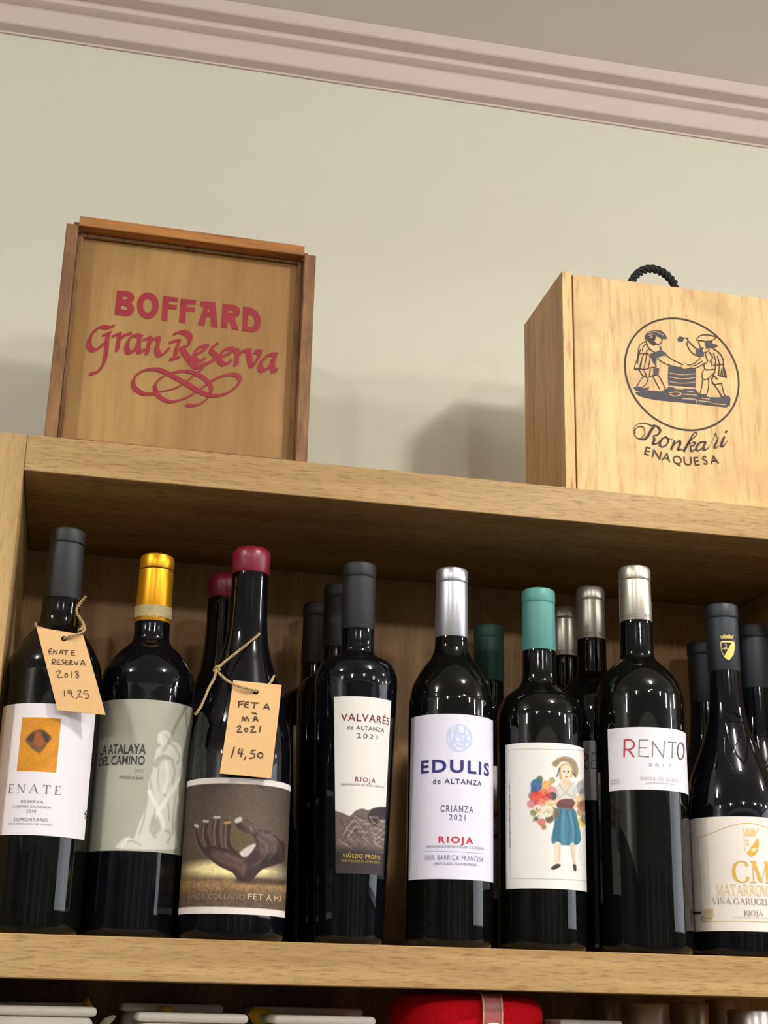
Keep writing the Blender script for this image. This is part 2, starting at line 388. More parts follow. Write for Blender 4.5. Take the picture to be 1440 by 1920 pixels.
SERIF['Ñ'] = (0.9, SERIF['N'][1]+[(((0.25, 1.16), (0.38, 1.24), (0.52, 1.16), (0.66, 1.24)), 0.07, 0, 0)])

class Canvas:
    """a printed picture: colours held on a fine grid of the label"""
    def __init__(s, pr, u0, u1, v0, v1, step, base):
        s.pr = pr; nu = int((u1-u0)/step)+2; nv = int((v1-v0)/step)+2; s.step = (u1-u0)/(nu-1)
        s.us = np.linspace(u0, u1, nu); s.vs = np.linspace(v0, v1, nv); s.U, s.V = np.meshgrid(s.us, s.vs); s.rgb = np.zeros(s.U.shape+(3,)); s.rgb[:] = base
        s.alpha = np.ones(s.U.shape)
    def sd(s, P, closed=True):
        d = np.full(s.U.shape, 1e9); ins = np.zeros(s.U.shape, bool); n = len(P)
        for i in range(n if closed else n-1):
            a, b = P[i], P[(i+1) % n]; e = b-a; L = e@e+1e-18
            t = np.clip(((s.U-a[0])*e[0]+(s.V-a[1])*e[1])/L, 0, 1)
            d = np.minimum(d, np.hypot(s.U-a[0]-t*e[0], s.V-a[1]-t*e[1]))
            if closed and a[1] != b[1]:
                ins ^= ((a[1] > s.V) != (b[1] > s.V)) & (s.U < (b[0]-a[0])*(s.V-a[1])/(b[1]-a[1])+a[0])
        return np.where(ins, -d, d) if closed else d
    def mix(s, m, c, a=1.0):
        m = np.clip(m*a, 0, 1)[..., None]; s.rgb = s.rgb*(1-m)+np.asarray(c, float)*m
    def poly(s, K, pts, c, a=1.0, soft=0.0, sm=5, noise=0.0):
        P = s.pr.P(K, pts); P = smooth(P, sm, True) if sm else P; w = s.step+soft
        d = s.sd(P); m = np.clip(0.5-d/w, 0, 1)
        if noise: m = m*(1-noise*s.noise(5))
        s.mix(m, c, a); return d
    def line(s, K, pts, w, c, a=1.0, soft=0.0, sm=6):
        P = s.pr.P(K, pts); P = smooth(P, sm) if sm else P; q = s.pr.P(K, [pts[0], (pts[0][0], pts[0][1]+w)]); hw = abs(q[1][1]-q[0][1])/2
        d = s.sd(P, False)-hw; s.mix(np.clip(0.5-d/(s.step+soft), 0, 1), c, a)
    def noise(s, cells, seed=0):
        r = np.random.default_rng(seed+cells); out = np.zeros(s.U.shape); amp = 1.0; tot = 0
        hgt = (s.vs[-1]-s.vs[0]); wid = s.us[-1]-s.us[0]; c = cells
        for _ in range(4):
            ny, nx = max(2, int(c)), max(2, int(c*wid/hgt)); g = r.random((ny+2, nx+2))
            x = (s.U-s.us[0])/wid*nx; y = (s.V-s.vs[0])/hgt*ny; i = np.clip(x.astype(int), 0, nx); j = np.clip(y.astype(int), 0, ny); fx = x-i; fy = y-j; fx = fx*fx*(3-2*fx); fy = fy*fy*(3-2*fy)
            out += amp*((g[j, i]*(1-fx)+g[j, i+1]*fx)*(1-fy)+(g[j+1, i]*(1-fx)+g[j+1, i+1]*fx)*fy); tot += amp; amp *= .55; c *= 2.1
        return out/tot
    def grain(s, k, cells=30, seed=0): s.rgb = np.clip(s.rgb*(1+k*(s.noise(cells, seed)-.5)[..., None]*2), 0, 255)
    def place(s, off=0.0002):
        nv, nu = s.U.shape; idx = np.arange(nv*nu).reshape(nv, nu)
        F = np.stack([idx[:-1, :-1], idx[:-1, 1:], idx[1:, 1:], idx[1:, :-1]], -1).reshape(-1, 4)
        uv = np.column_stack([s.U.ravel(), s.V.ravel()]); s.pr.raw(uv, F.tolist(), lin(np.clip(s.rgb, 0, 255)).reshape(-1, 3), off)

# ------------------------------------------------------------------ setting
YB, OPEN, T = 0.2215, 0.3463, 0.030          # back of the bookcase, clear height of the bottle compartment, board thickness
TOP = OPEN+T
FLOOR = -1.56
wall = struct(box('wall_back', -2.6, 4.6, YB+0.012, YB+0.15, FLOOR, CEIL, M['wall'], bev=0))
struct(box('ceiling', -2.6, 4.6, -3.9, YB+0.15, CEIL, CEIL+0.1, M['white'], bev=0))
struct(box('floor', -2.6, 4.6, -3.9, YB+0.15, FLOOR-0.1, FLOOR, M['floor'], bev=0))
M['upper'] = plain('upper_wall_paint', (238, 236, 232), 0.85, noise=0.02, nscale=10)
M['dark'] = plain('dark_shelving', (80, 77, 73), 0.6, noise=0.3, nscale=5)
M['grey'] = plain('grey_shelf_panel', (128, 134, 130), 0.6, noise=0.1, nscale=5)
wn = struct(box('window_1', 4.575, 4.60, -3.4, -0.4, 0.06, 0.94, plain('window_frame_paint', (230, 230, 228), .5), bev=0))  # added panel behind the cool fill light, out of view
for nm, x0, x1, y0, y1 in (('wall_left', -2.75, -2.6, -3.9, YB+.15), ('wall_right', 4.6, 4.75, -3.9, YB+.15), ('wall_front', -2.6, 4.6, -4.05, -3.9)):
    bm = bmesh.new(); add_box(bm, x0, x1, y0, y1, 0.45, CEIL, 0); add_box(bm, x0, x1, y0, y1, FLOOR, 0.45, 0)
    o = bm_obj(nm, bm, M['upper']); o.data.materials.append(M['dark']); struct(o)
    for p in o.data.polygons: p.material_index = 1 if p.center.z < 0.449 else 0
struct(box('trim_3', -2.6, 4.6, -3.9, -3.895, 0.42, 0.82, plain('shelf_header', (122, 121, 117), .7, noise=.1, nscale=3), bev=0))
for x0, x1 in ((-1.9, -1.75), (-0.9, -0.55), (0.15, 0.45), (0.62, 0.72), (1.1, 1.5), (1.9, 1.98), (2.6, 3.0)):
    struct(box('trim_2', x0, x1, -3.9, -3.88, FLOOR, 0.44, M['grey'], bev=0))
yw = YB+0.012
zb = float(hit_y(720, 166.5, yw-0.004)[2])   # foot of the cornice
pr = [(0.0, 0.0), (0.0025, 0.0), (0.003, 0.0025), (0.0028, 0.0032), (0.0125, 0.0066), (0.0138, 0.0085), (0.0170, 0.0350), (0.0180, 0.0370), (0.0265, 0.0405), (0.0280, 0.0420), (0.0288, 0.0480), (0.0298, 0.0496), (0.0430, 0.0530), (0.0445, 0.0550)]
hh = CEIL-zb
pr = [(a, b*hh/0.072) for a, b in pr]+[(0.0485, hh), (0.0, hh)]
V = []; F = []
for x in (-2.6, 4.6):
    for d, z in pr: V.append((x, yw-d, zb+z))
n = len(pr)
F = [(i, (i+1) % n, n+(i+1) % n, n+i) for i in range(n)]+[tuple(range(n))[::-1], tuple(range(n, 2*n))]
struct(mesh_obj('trim_1', V, F, M['cornice'], None, 25))

# ------------------------------------------------------------------ bookcase
XR, XE = 0.702, 1.05
bc = thing('bookcase', 'oak laminate bookcase holding the wine bottles against the beige wall', 'bookcase', (0.5, 0.11, FLOOR))
def upright(x0, x1, z0, z1, nm): return box(nm, x0, x1, 0.0, YB, z0, z1, M['oak_v'], bc, 0.0006)
upright(-0.042, 0.0, FLOOR, TOP, 'side_panel'); upright(XE, XE+0.042, FLOOR, TOP, 'side_panel')
box('top_board', 0.0003, XE, 0.0, YB, OPEN, TOP, M['oak_h'], bc, 0.0006)
for z in (0.0, -0.215, -0.56, -0.90, -1.20): box('shelf_board', 0.0003, XE, 0.0, YB-0.006, z-T, z, M['oak_h'], bc, 0.0006)
box('divider', XR, XR+0.03, 0.0015, YB-0.006, 0.0003, OPEN-0.0003, M['oak_v'], bc, 0.0006)
box('plinth', 0.0003, XE, 0.02, 0.04, FLOOR, -1.2303, M['oak_h'], bc, 0.0006)
box('back_panel', 0.0003, XE, YB-0.0055, YB, FLOOR+0.002, OPEN-0.0003, M['oak_back'], bc, 0)

# ------------------------------------------------------------------ left wine box on top
RED = (146, 42, 50)
Z0 = TOP+0.0004
b1 = thing('wine_box', 'old square wooden wine box with red lettering standing on the bookcase', 'wooden box', (0.118, 0.06, Z0))
zs = 0.5785
box('side_board', 0.0118, 0.0218, 0.020, 0.105, Z0, zs, M['bof_side'], b1, 0.0006)
box('side_board', 0.2162, 0.2262, 0.020, 0.105, Z0, zs-0.001, M['bof_side'], b1, 0.0006)
box('corner_block', 0.0175, 0.0235, 0.0245, 0.100, zs-0.004, 0.5832, M['bof_side'], b1, 0.0005)
box('corner_block', 0.2145, 0.2200, 0.0245, 0.100, zs-0.005, 0.5815, M['bof_side'], b1, 0.0005)
bm = bmesh.new(); add_box(bm, 0.0222, 0.2158, 0.0195, 0.105, 0.5775, 0.5868, 0.0006)
for v in bm.verts:
    if v.co.x > 0.2: v.co.z -= 0.0015
bm_obj('top_rail', bm, M['bof_top'], b1)
box('bottom_rail', 0.0222, 0.2158, 0.022, 0.105, Z0, Z0+0.009, M['bof_side'], b1, 0.0005)
YP = 0.0345
box('groove_lip', 0.0219, 0.0262, 0.0300, 0.0395, Z0+0.0092, 0.5774, M['bof_side'], b1, 0.0004)
box('groove_lip', 0.2118, 0.2161, 0.0300, 0.0395, Z0+0.0092, 0.5760, M['bof_side'], b1, 0.0004)
box('groove_lip', 0.0263, 0.2117, 0.0310, 0.0395, 0.5735, 0.5774, M['bof_side'], b1, 0.0004)
box('front_panel', 0.0262, 0.2118, YP, YP+0.005, Z0+0.0092, 0.5735, M['bof'], b1, 0)
box('rear_panel', 0.0222, 0.2158, 0.100, 0.105, Z0+0.0092, 0.5773, M['bof_side'], b1, 0)
bm = bmesh.new()
for i in range(26):
    x = 0.105+0.032*i/25+random.uniform(-.002, .002); h_ = 0.0012+0.0028*math.sin(math.pi*i/25)*random.uniform(.4, 1)
    add_box(bm, x-0.001, x+0.0014, 0.03, 0.034, 0.5858, 0.5872+h_*0.6, 0)
bm_obj('torn_paper_strip', bm, plain('torn_paper', (206, 184, 140), 0.9), b1)
P = Print(Plane((0, YP, 0)))
P.poly(ra, [[(765, 790), (860, 795), (905, 815), (922, 850), (915, 880), (895, 905), (915, 930), (920, 960), (910, 995), (880, 1020), (840, 1022), (742, 1012)],
            [(815, 848), (855, 846), (865, 858), (850, 872), (818, 868)], [(802, 925), (838, 930), (866, 950), (850, 968), (800, 960)]], RED)
el = lambda cx, cy, rx, ry, n=28: [(cx+rx*math.cos(t), cy+ry*math.sin(t)) for t in np.linspace(0, 2*math.pi, n, endpoint=False)]
P.poly(ra, [el(1043, 928, 98, 120), el(1042, 930, 43, 63)], RED)
P.poly(ra, [(1182, 840), (1318, 858), (1310, 896), (1234, 890), (1230, 915), (1306, 922), (1300, 962), (1222, 958), (1218, 1068), (1164, 1060)], RED)
P.poly(rb, [(-4, 769), (137, 783), (125, 826), (54, 820), (50, 843), (122, 848), (118, 890), (42, 884), (35, 992), (-20, 985)], RED)
P.poly(rb, [[(170, 793), (305, 800), (328, 1030), (272, 1025), (262, 935), (225, 935), (205, 1015), (148, 1008), (205, 842), (168, 838)], [(240, 858), (258, 860), (258, 885), (232, 885)]], RED)
P.poly(rb, [[(372, 815), (480, 825), (520, 850), (530, 890), (515, 925), (480, 945), (515, 1055), (455, 1042), (425, 955), (410, 1038), (358, 1030)], [(420, 872), (465, 875), (475, 888), (450, 898), (420, 895)]], RED)
P.poly(rb, [[(558, 840), (620, 848), (680, 880), (715, 940), (712, 1010), (690, 1055), (640, 1075), (548, 1058)], [(602, 910), (640, 925), (660, 970), (655, 1010), (630, 1030), (595, 1020)]], RED)
def cal(K, st, w=58, ang=40):
    for q in st: P.nib(K, q, w, RED, ang, 8, 0.26)
cal(ra, [[(738, 1108), (690, 1128), (625, 1118), (560, 1160), (520, 1225), (515, 1290), (545, 1328), (590, 1318), (645, 1270)],
         [(640, 1195), (705, 1172)], [(690, 1170), (674, 1240), (668, 1330), (655, 1410), (630, 1475), (580, 1530), (522, 1541)],
         [(725, 1205), (785, 1185), (775, 1260), (765, 1335)], [(785, 1240), (835, 1195), (890, 1180)],
         [(985, 1212), (920, 1195), (868, 1240), (852, 1310), (880, 1355), (930, 1315), (965, 1240)], [(975, 1205), (955, 1300), (970, 1352), (1010, 1322)],
         [(1005, 1240), (1060, 1220), (1045, 1300), (1035, 1365)], [(1045, 1285), (1100, 1225), (1138, 1232), (1122, 1320), (1150, 1378), (1195, 1352), (1235, 1312)],
         [(1240, 1262), (1310, 1240)], [(1330, 1240), (1300, 1310), (1285, 1390), (1245, 1410)], [(1250, 1412), (1322, 1396)],
         [(1280, 1185), (1340, 1165), (1400, 1185), (1425, 1230), (1400, 1285), (1335, 1308)]])
cal(r8, [[(0, 65), (60, 150), (105, 212), (160, 238), (215, 212), (290, 165)],
         [(238, 38), (170, 52), (118, 105), (118, 160), (160, 185), (212, 152)], [(125, 125), (195, 85), (238, 42)],
         [(328, 18), (272, 62), (268, 95), (308, 130), (300, 168), (240, 195), (172, 216)],
         [(465, 70), (405, 70), (352, 120), (348, 178), (390, 212), (450, 172)], [(358, 145), (430, 110), (468, 75)],
         [(445, 92), (495, 80), (500, 130), (490, 220)], [(505, 135), (560, 85), (622, 88)],
         [(600, 88), (612, 150), (632, 228), (680, 172), (705, 105), (662, 92)],
         [(850, 122), (790, 122), (725, 178), (708, 240), (742, 265), (800, 222), (830, 145)], [(848, 122), (820, 215), (832, 272), (862, 250)]])
cal(cb1, [[(580, 798), (535, 796), (502, 770), (506, 735), (540, 710), (590, 706), (640, 727), (700, 760), (750, 790), (800, 805), (850, 795), (890, 765), (898, 738), (872, 724), (830, 732), (788, 752)]], 20, 40)
cal(cb1, [[(590, 796), (580, 770), (595, 745), (635, 722), (690, 712), (735, 722), (775, 748), (792, 780), (780, 812), (750, 835), (720, 841), (698, 838)],
          [(580, 780), (600, 810), (640, 827), (690, 815), (740, 788), (788, 752)]], 17, 40)
P.line(cb1, [(590, 792), (660, 775), (720, 735), (760, 702)], [4, 5, 5, 7], RED)
P.build('lettering', part_of(b1, 'front_panel'), vcol('red_stencil_paint', 0.6))

# ------------------------------------------------------------------ right wine box with rope handle
YF = 0.012
q = hit_y(1053, 508, YF); XL = float(q[0]); ZT = float(q[2]); XL1 = XL+0.0092; XRB = 0.676
b2 = thing('wine_box', 'pale pine wine box with black rope handle and round emblem on the bookcase', 'wooden box', ((XL+XRB)/2, 0.06, Z0))
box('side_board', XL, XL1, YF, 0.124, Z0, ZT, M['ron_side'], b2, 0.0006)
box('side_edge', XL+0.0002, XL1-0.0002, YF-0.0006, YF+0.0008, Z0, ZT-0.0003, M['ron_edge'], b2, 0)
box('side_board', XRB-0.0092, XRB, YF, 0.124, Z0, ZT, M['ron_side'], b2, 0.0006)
box('lid', XL1+0.0013, XRB-0.0105, YF, YF+0.006, Z0, ZT-0.0012, M['ron'], b2, 0.0009, 2)
box('top_board', XL1+0.0002, XRB-0.0094, YF+0.0065, 0.124, ZT-0.011, ZT-0.0018, M['ron_side'], b2, 0.0005)
box('bottom_board', XL1+0.0002, XRB-0.0094, YF+0.0065, 0.124, Z0, Z0+0.009, M['ron_side'], b2, 0.0005)
box('rear_board', XL1+0.0002, XRB-0.0094, 0.118, 0.124, Z0+0.0092, ZT-0.0112, M['ron_side'], b2, 0.0005)
hp = [hit_y(x, y, 0.05) for x, y in ((1181, 545), (1186, 526), (1197, 512), (1212, 505), (1227, 505), (1243, 511), (1255, 521), (1264, 534), (1267, 556))]
tube('rope_handle', hp, 0.0036, M['rope'], b2, 12, 420, 3, 14)
INK = (62, 52, 44); INK2 = (72, 70, 72)
P = Print(Plane((0, YF, 0)))
ce = [P.s.uv(*ke(*p)) for p in ((95, 590), (1262, 720), (600, 90), (745, 1206), (300, 200), (1100, 1090), (1050, 290), (330, 1010))]
cc = np.array([[c[0], c[1], 1] for c in ce]); rhs = np.array([c@c for c in ce]); sol = np.linalg.lstsq(cc, rhs, rcond=None)[0]
cx, cz = sol[0]/2, sol[1]/2; cr = math.sqrt(sol[2]+cx*cx+cz*cz)
ring = lambda r: np.array([(cx+r*math.cos(t), cz+r*math.sin(t)) for t in np.linspace(0, 2*math.pi, 96, endpoint=False)])
P.poly_uv([ring(cr+0.0009), ring(cr-0.0008)[::-1]], INK)
def ink(pts, w=9, c=INK, closed=False): P.line(ke, pts, w, c, closed=closed)
def fill(pts, c=INK2): P.poly(ke, pts, c)
WL = (206, 166, 106)
# left man
fill([(345, 225), (420, 208), (480, 215), (520, 250), (540, 295), (500, 300), (440, 265), (390, 300), (350, 310), (315, 300), (310, 270)])
fill([(320, 265), (400, 240), (430, 270), (410, 320), (440, 350), (400, 365), (340, 315)], INK)
for s_ in ([(440, 265), (485, 295), (480, 330), (450, 352), (420, 345)], [(325, 315), (265, 360), (248, 430), (243, 480), (210, 595), (265, 600)], [(325, 325), (350, 380), (400, 425), (450, 430), (475, 405), (465, 370)],
           [(520, 455), (600, 510), (700, 555)], [(440, 495), (520, 545), (640, 580), (700, 575)], [(270, 400), (252, 470), (240, 545)], [(305, 440), (285, 500), (272, 590)],
           [(330, 450), (322, 520), (302, 600)], [(370, 465), (362, 520), (350, 585)], [(245, 455), (300, 440), (370, 465), (400, 520), (430, 570)], [(210, 595), (260, 590), (300, 605), (350, 590), (430, 575)],
           [(255, 600), (290, 660), (340, 680), (400, 660), (445, 650), (452, 590)], [(290, 680), (240, 760), (215, 790)], [(345, 690), (332, 740), (280, 790)], [(395, 670), (430, 740), (465, 800)], [(450, 660), (490, 730), (515, 790)],
           [(340, 345), (300, 370), (290, 420)], [(360, 400), (330, 420), (340, 450)], [(275, 520), (262, 580)], [(310, 620), (330, 670)], [(370, 600), (360, 660)]): ink(s_)
for s_ in ([(350, 240), (420, 225), (500, 260)], [(345, 265), (400, 250)], [(360, 285), (390, 275)]): ink(s_, 6, WL)
fill([(400, 440), (470, 405), (530, 440), (520, 460), (470, 470), (440, 495)]); fill([(400, 590), (450, 590), (450, 650), (400, 660)])
fill([(370, 440), (400, 440), (430, 500), (430, 570), (400, 540)])
fill([(200, 780), (240, 770), (300, 790), (360, 780), (350, 805), (290, 820), (220, 810)])
# table and ground
fill([(550, 570), (640, 580), (700, 595), (820, 590), (825, 620), (820, 780), (700, 770), (550, 760), (545, 690)])
for y in (650, 690, 735): ink([(560, y-12), (680, y+6), (815, y-4)], 6, WL)
fill([(680, 560), (720, 545), (770, 565), (765, 590), (710, 600), (680, 585)], WL); ink([(680, 560), (720, 547), (768, 567), (760, 590), (712, 600)], 7)
fill([(215, 830), (350, 812), (480, 822), (560, 772), (620, 790), (820, 800), (860, 850), (960, 880), (1170, 885), (1165, 960), (1130, 980), (950, 960), (680, 930), (560, 920), (420, 905), (300, 880), (250, 860)])
for s_ in ([(560, 835), (640, 830), (680, 850), (610, 870), (560, 850)], [(690, 895), (820, 905), (830, 935)], [(850, 915), (980, 930)], [(1000, 945), (1120, 955)], [(620, 800), (700, 800)], [(740, 820), (800, 825)], [(700, 850), (830, 860)], [(880, 890), (960, 900)]): ink(s_, 8, WL)
# right man
for s_ in ([(830, 300), (860, 270), (910, 255), (990, 265), (1020, 290), (960, 320), (880, 315), (832, 308)], [(850, 325), (860, 350), (870, 382), (900, 392)], [(740, 310), (790, 360), (832, 395)], [(728, 340), (770, 420), (822, 462)], [(712, 285), (745, 300), (735, 340)],
           [(960, 400), (920, 450), (940, 520), (900, 560)], [(1000, 395), (1060, 440), (1095, 500), (1100, 560), (1130, 680)], [(1000, 440), (1022, 520), (1005, 560)], [(1040, 470), (1060, 550)], [(1060, 560), (1050, 660)], [(1100, 570), (1090, 670)],
           [(1020, 570), (1012, 640)], [(1000, 560), (1060, 555), (1105, 550)], [(870, 490), (800, 545), (740, 562)], [(910, 540), (830, 585), (760, 592)], [(890, 520), (800, 570)], [(900, 610), (885, 660), (900, 700), (950, 690), (1000, 640)],
           [(1000, 600), (960, 605), (915, 600), (905, 560)], [(892, 700), (880, 790), (860, 860)], [(950, 700), (952, 770), (930, 860)], [(990, 730), (1040, 800), (1080, 870)], [(1080, 740), (1100, 830), (1120, 870)], [(980, 690), (1000, 750), (1080, 740)],
           [(1000, 640), (990, 690)], [(1050, 660), (1130, 680)], [(960, 430), (990, 480), (960, 530)], [(1000, 660), (1040, 700)], [(1080, 600), (1072, 660)], [(1110, 600), (1112, 670)], [(890, 440), (920, 430)], [(980, 520), (985, 570)]): ink(s_)
fill([(915, 320), (990, 310), (985, 345), (1035, 355), (1040, 375), (1000, 390), (960, 385), (930, 395), (915, 350)])
P.dots(ke, (672, 300), 32, 26, INK2); fill([(830, 395), (880, 390), (900, 430), (905, 470), (850, 480), (820, 450)])
fill([(860, 850), (920, 850), (930, 885), (870, 880)]); fill([(1070, 870), (1150, 865), (1170, 900), (1080, 900)])
# script lettering
kr = C(1140, 780, 5.5385)
for s_, w in (([(480, 100), (440, 160), (400, 225), (360, 242), (305, 230), (272, 190), (272, 130), (310, 85), (380, 75), (440, 95)], [26, 30, 28, 14, 7, 7, 7, 7, 7, 9]),
              ([(335, 235), (380, 190), (370, 125), (325, 110), (285, 140), (280, 190)], [8, 8, 8, 8, 7, 6]),
              ([(440, 100), (500, 105), (540, 150), (515, 195), (470, 205)], [8, 14, 24, 16, 7]), ([(470, 205), (480, 250), (465, 285), (500, 290), (535, 260)], [10, 24, 22, 12, 7]),
              ([(600, 215), (560, 240), (535, 290), (560, 322), (605, 300), (625, 250), (600, 218), (640, 240), (665, 245)], [10, 20, 24, 14, 16, 18, 10, 6, 6]),
              ([(690, 255), (675, 300), (655, 345)], [16, 24, 22]), ([(665, 330), (710, 275), (745, 262), (745, 300), (725, 350), (770, 345)], [7, 12, 20, 24, 22, 8]),
              ([(775, 360), (840, 270), (915, 200), (915, 175), (885, 185), (845, 260), (790, 365)], [8, 8, 9, 9, 12, 24, 22]), ([(830, 300), (880, 275), (905, 280), (880, 310), (855, 315), (865, 365), (900, 350)], [6, 8, 16, 14, 10, 18, 8]),
              ([(1000, 270), (955, 275), (915, 330), (930, 362), (980, 330), (1010, 275)], [10, 18, 24, 14, 12, 14]), ([(1012, 272), (990, 330), (1000, 355), (1045, 330)], [20, 24, 18, 7]),
              ([(1045, 332), (1088, 245), (1116, 188)], [5, 5, 8]), ([(1112, 186), (1120, 194)], [20, 18]), ([(1116, 190), (1126, 212), (1142, 226)], [8, 6, 8]), ([(1142, 226), (1122, 280), (1104, 322), (1118, 332), (1152, 308)], [10, 22, 20, 10, 6]),
              ([(1205, 220), (1180, 280), (1175, 315), (1200, 310), (1235, 262)], [20, 26, 22, 12, 7]), ([(1222, 168), (1228, 160)], [22, 22])):
    P.line(kr, s_, w, INK)
LT = [('E', 408, 365), ('N', 505, 400), ('A', 605, 428), ('Q', 718, 458), ('U', 825, 468), ('E', 918, 470), ('S', 1005, 460), ('A', 1100, 455)]
cen = [P.s.uv(*kr(x, y)) for _, x, y in LT]
P.s.n
for i, (ch, x, y) in enumerate(LT):
    a, b = cen[max(0, i-1)], cen[min(7, i+1)]; P.glyph(ch, cen[i], 0.0078, math.atan2(b[1]-a[1], b[0]-a[0]), INK, 0.0, 1.1 if ch in 'NAU' else 1.0)
P.build('printed_emblem', part_of(b2, 'lid'), vcol('black_stencil_ink', 0.7))

# ------------------------------------------------------------------ bottles
FRONT = []
def capsule_profile(zb_, zt, r0, r1, rt, ringd=0.0125):
    return [(r0+0.0001, zb_), (r0+0.0003, zb_+0.0004), (r1, zt-ringd-0.001), (r1-0.0004, zt-ringd-0.0004), (rt-0.0003, zt-ringd+0.0004), (rt, zt-ringd+0.0012), (rt, zt-0.0035), (rt-0.0006, zt-0.0014), (rt-0.0022, zt-0.0003), (rt-0.004, zt), (0.0008, zt)]
def wine_bottle(label, x, y, ctrl, height, cap_z, cap_mat, cr0, cr1, crt, glassm, group=None, wax=False, ringd=0.0125):
    b = thing('wine_bottle', label, 'wine bottle', (x, y, 0.0004), group)
    R = ctrl[0][0]
    P_ = smooth(ctrl, 14); body = [(0.006, 0.0), (R-0.006, 0.0), (R-0.0025, 0.0008), (R-0.0006, 0.003), (R, 0.0065)] + [tuple(p) for p in P_] + [(cr0-0.0004, cap_z+0.002), (cr0-0.0004, height-0.02), (cr0-0.001, height-0.003), (0.0008, height-0.003)]
    lathe('glass_body', body, x, y, glassm, b, 96, 60, 0.0004)
    if wax:
        cp = [(cr0+0.0001, cap_z), (cr0+0.0006, cap_z+0.001), (crt-0.0004, height-0.012), (crt, height-0.010), (crt, height-0.005), (crt-0.0012, height-0.0018), (crt-0.0035, height), (0.0008, height)]
    else: cp = capsule_profile(cap_z, height, cr0, cr1, crt, ringd)
    lathe('capsule', cp, x, y, cap_mat, b, 64, 32, 0.0004)
    return b
def foil(name, c, rough, metal): return plain(name, c, rough, metal, noise=0.05, nscale=300)
CAPS = dict(char=foil('charcoal_foil', (31, 34, 36), 0.55, 0.0), gold=foil('golden_foil', (235, 165, 30), 0.35, 0.75), wax=plain('red_wax', (118, 22, 44), 0.35, noise=0.15, nscale=90, bump=0.2),
            black=foil('black_foil', (27, 27, 28), 0.6, 0.0), silver=foil('silver_foil', (205, 205, 212), 0.34, 0.85), teal=foil('teal_foil', (84, 142, 134), 0.5, 0.1),
            champ=foil('champagne_foil', (212, 205, 190), 0.34, 0.8), navy=foil('navy_foil', (32, 37, 43), 0.5, 0.0))
CAPS['tgold'] = CAPS['champ']

def edges(P, K, l, r, t, b):
    """label rectangle in uv from left/right/top/bottom crop points"""
    return P.s.uv(*K(*l))[0], P.s.uv(*K(*r))[0], P.s.uv(*K(*b))[1], P.s.uv(*K(*t))[1]

# --- 1 white label with orange picture
X, Y = 0.038, 0.038
ct = [(.0365, .02), (.0365, .10), (.0365, .180), (.0364, .193), (.0345, .2035), (.0295, .214), (.0225, .2235), (.0172, .2305), (.0150, .238), (.0146, .250)]
B1 = wine_bottle('charcoal capped red wine bottle with white label and orange square picture', X, Y, ct, .3115, .2535, CAPS['char'], .0143, .0139, .0139, M['glass'])
P = Print(Cyl(X, Y, .0367)); S = P.s
v1 = S.uv(*k4(340, 72))[1]; v0 = S.uv(*k4(330, 1012))[1]; u1 = S.uv(*k4(640, 560))[0]
cv = P.canvas(-.0367*1.25, u1, v0, v1, .0005, (232, 226, 230))
cv.place()
q = P.P(k4, [(160, 175), (437, 180), (395, 562), (120, 555)]); uu0, uu1, vv0, vv1 = (q[0][0]+q[3][0])/2, (q[1][0]+q[2][0])/2, (q[2][1]+q[3][1])/2, (q[0][1]+q[1][1])/2
cv = P.canvas(uu0, uu1, vv0, vv1, .0003, (206, 138, 32)); cv.grain(.06, 9); 
cv.poly(k4, [(180, 332), (225, 280), (270, 258), (315, 262), (345, 290), (365, 322), (330, 370), (290, 420), (262, 418), (220, 385), (195, 355)], (70, 52, 48), .85, .0008, noise=.5)
cv.poly(k4, [(240, 300), (285, 285), (310, 330), (285, 380), (250, 360)], (176, 84, 40), .7, .002)
cv.poly(k4, [(300, 270), (350, 305), (335, 350), (310, 320)], (44, 40, 44), .8, .001); cv.poly(k4, [(195, 320), (240, 280), (245, 320), (220, 350)], (50, 46, 46), .7, .001)
cv.grain(.08, 30, 3); cv.place(.0003)
G = (120, 114, 128)
P.serif(k4, 'ENATE', (60, 712), (428, 720), 62, G, .13, .05, .42, .12)
for t_, a_, b_, h_ in (('RESERVA', (150, 780), (308, 782), 20), ('CABERNET SAUVIGNON', (95, 814), (360, 817), 16), ('2018', (186, 848), (254, 850), 24), ('SOMONTANO', (98, 908), (338, 912), 24), ('DENOMINACIÓN DE ORIGEN', (60, 934), (370, 940), 12)):
    P.text(k4, t_, a_, b_, h_, G, 1.2)
P.line(k4, [(610, 835), (598, 860), (612, 862), (600, 888)], 6, (70, 70, 80))
P.build('label', B1)

# --- 2 grey label with statue
X, Y = 0.1110, 0.056
ct = [(.0375, .02), (.0375, .10), (.0375, .178), (.0374, .190), (.0357, .2015), (.0307, .2115), (.0245, .2195), (.0182, .2255), (.0147, .231), (.0143, .243)]
B2 = wine_bottle('red wine bottle with golden yellow capsule and grey label showing a pale statue', X, Y, ct, .3015, .2445, CAPS['gold'], .0143, .0139, .0140, M['glass_b'])
P = Print(Cyl(X, Y, .0377)); S = P.s
v1 = S.uv(*k4(1020, 42))[1]; v0 = S.uv(*k4(940, 1120))[1]; ul = S.uv(*k4(640, 560))[0]
cv = P.canvas(-.0377*1.45, .0377*1.32, v0, v1, .00034, (168, 168, 152)); cv.grain(.02, 20)
LTc = (212, 210, 198)
cv.poly(k4, [(1115, 330), (1125, 285), (1165, 262), (1208, 280), (1222, 318), (1205, 348), (1160, 372), (1128, 358)], LTc, .85, .0006)
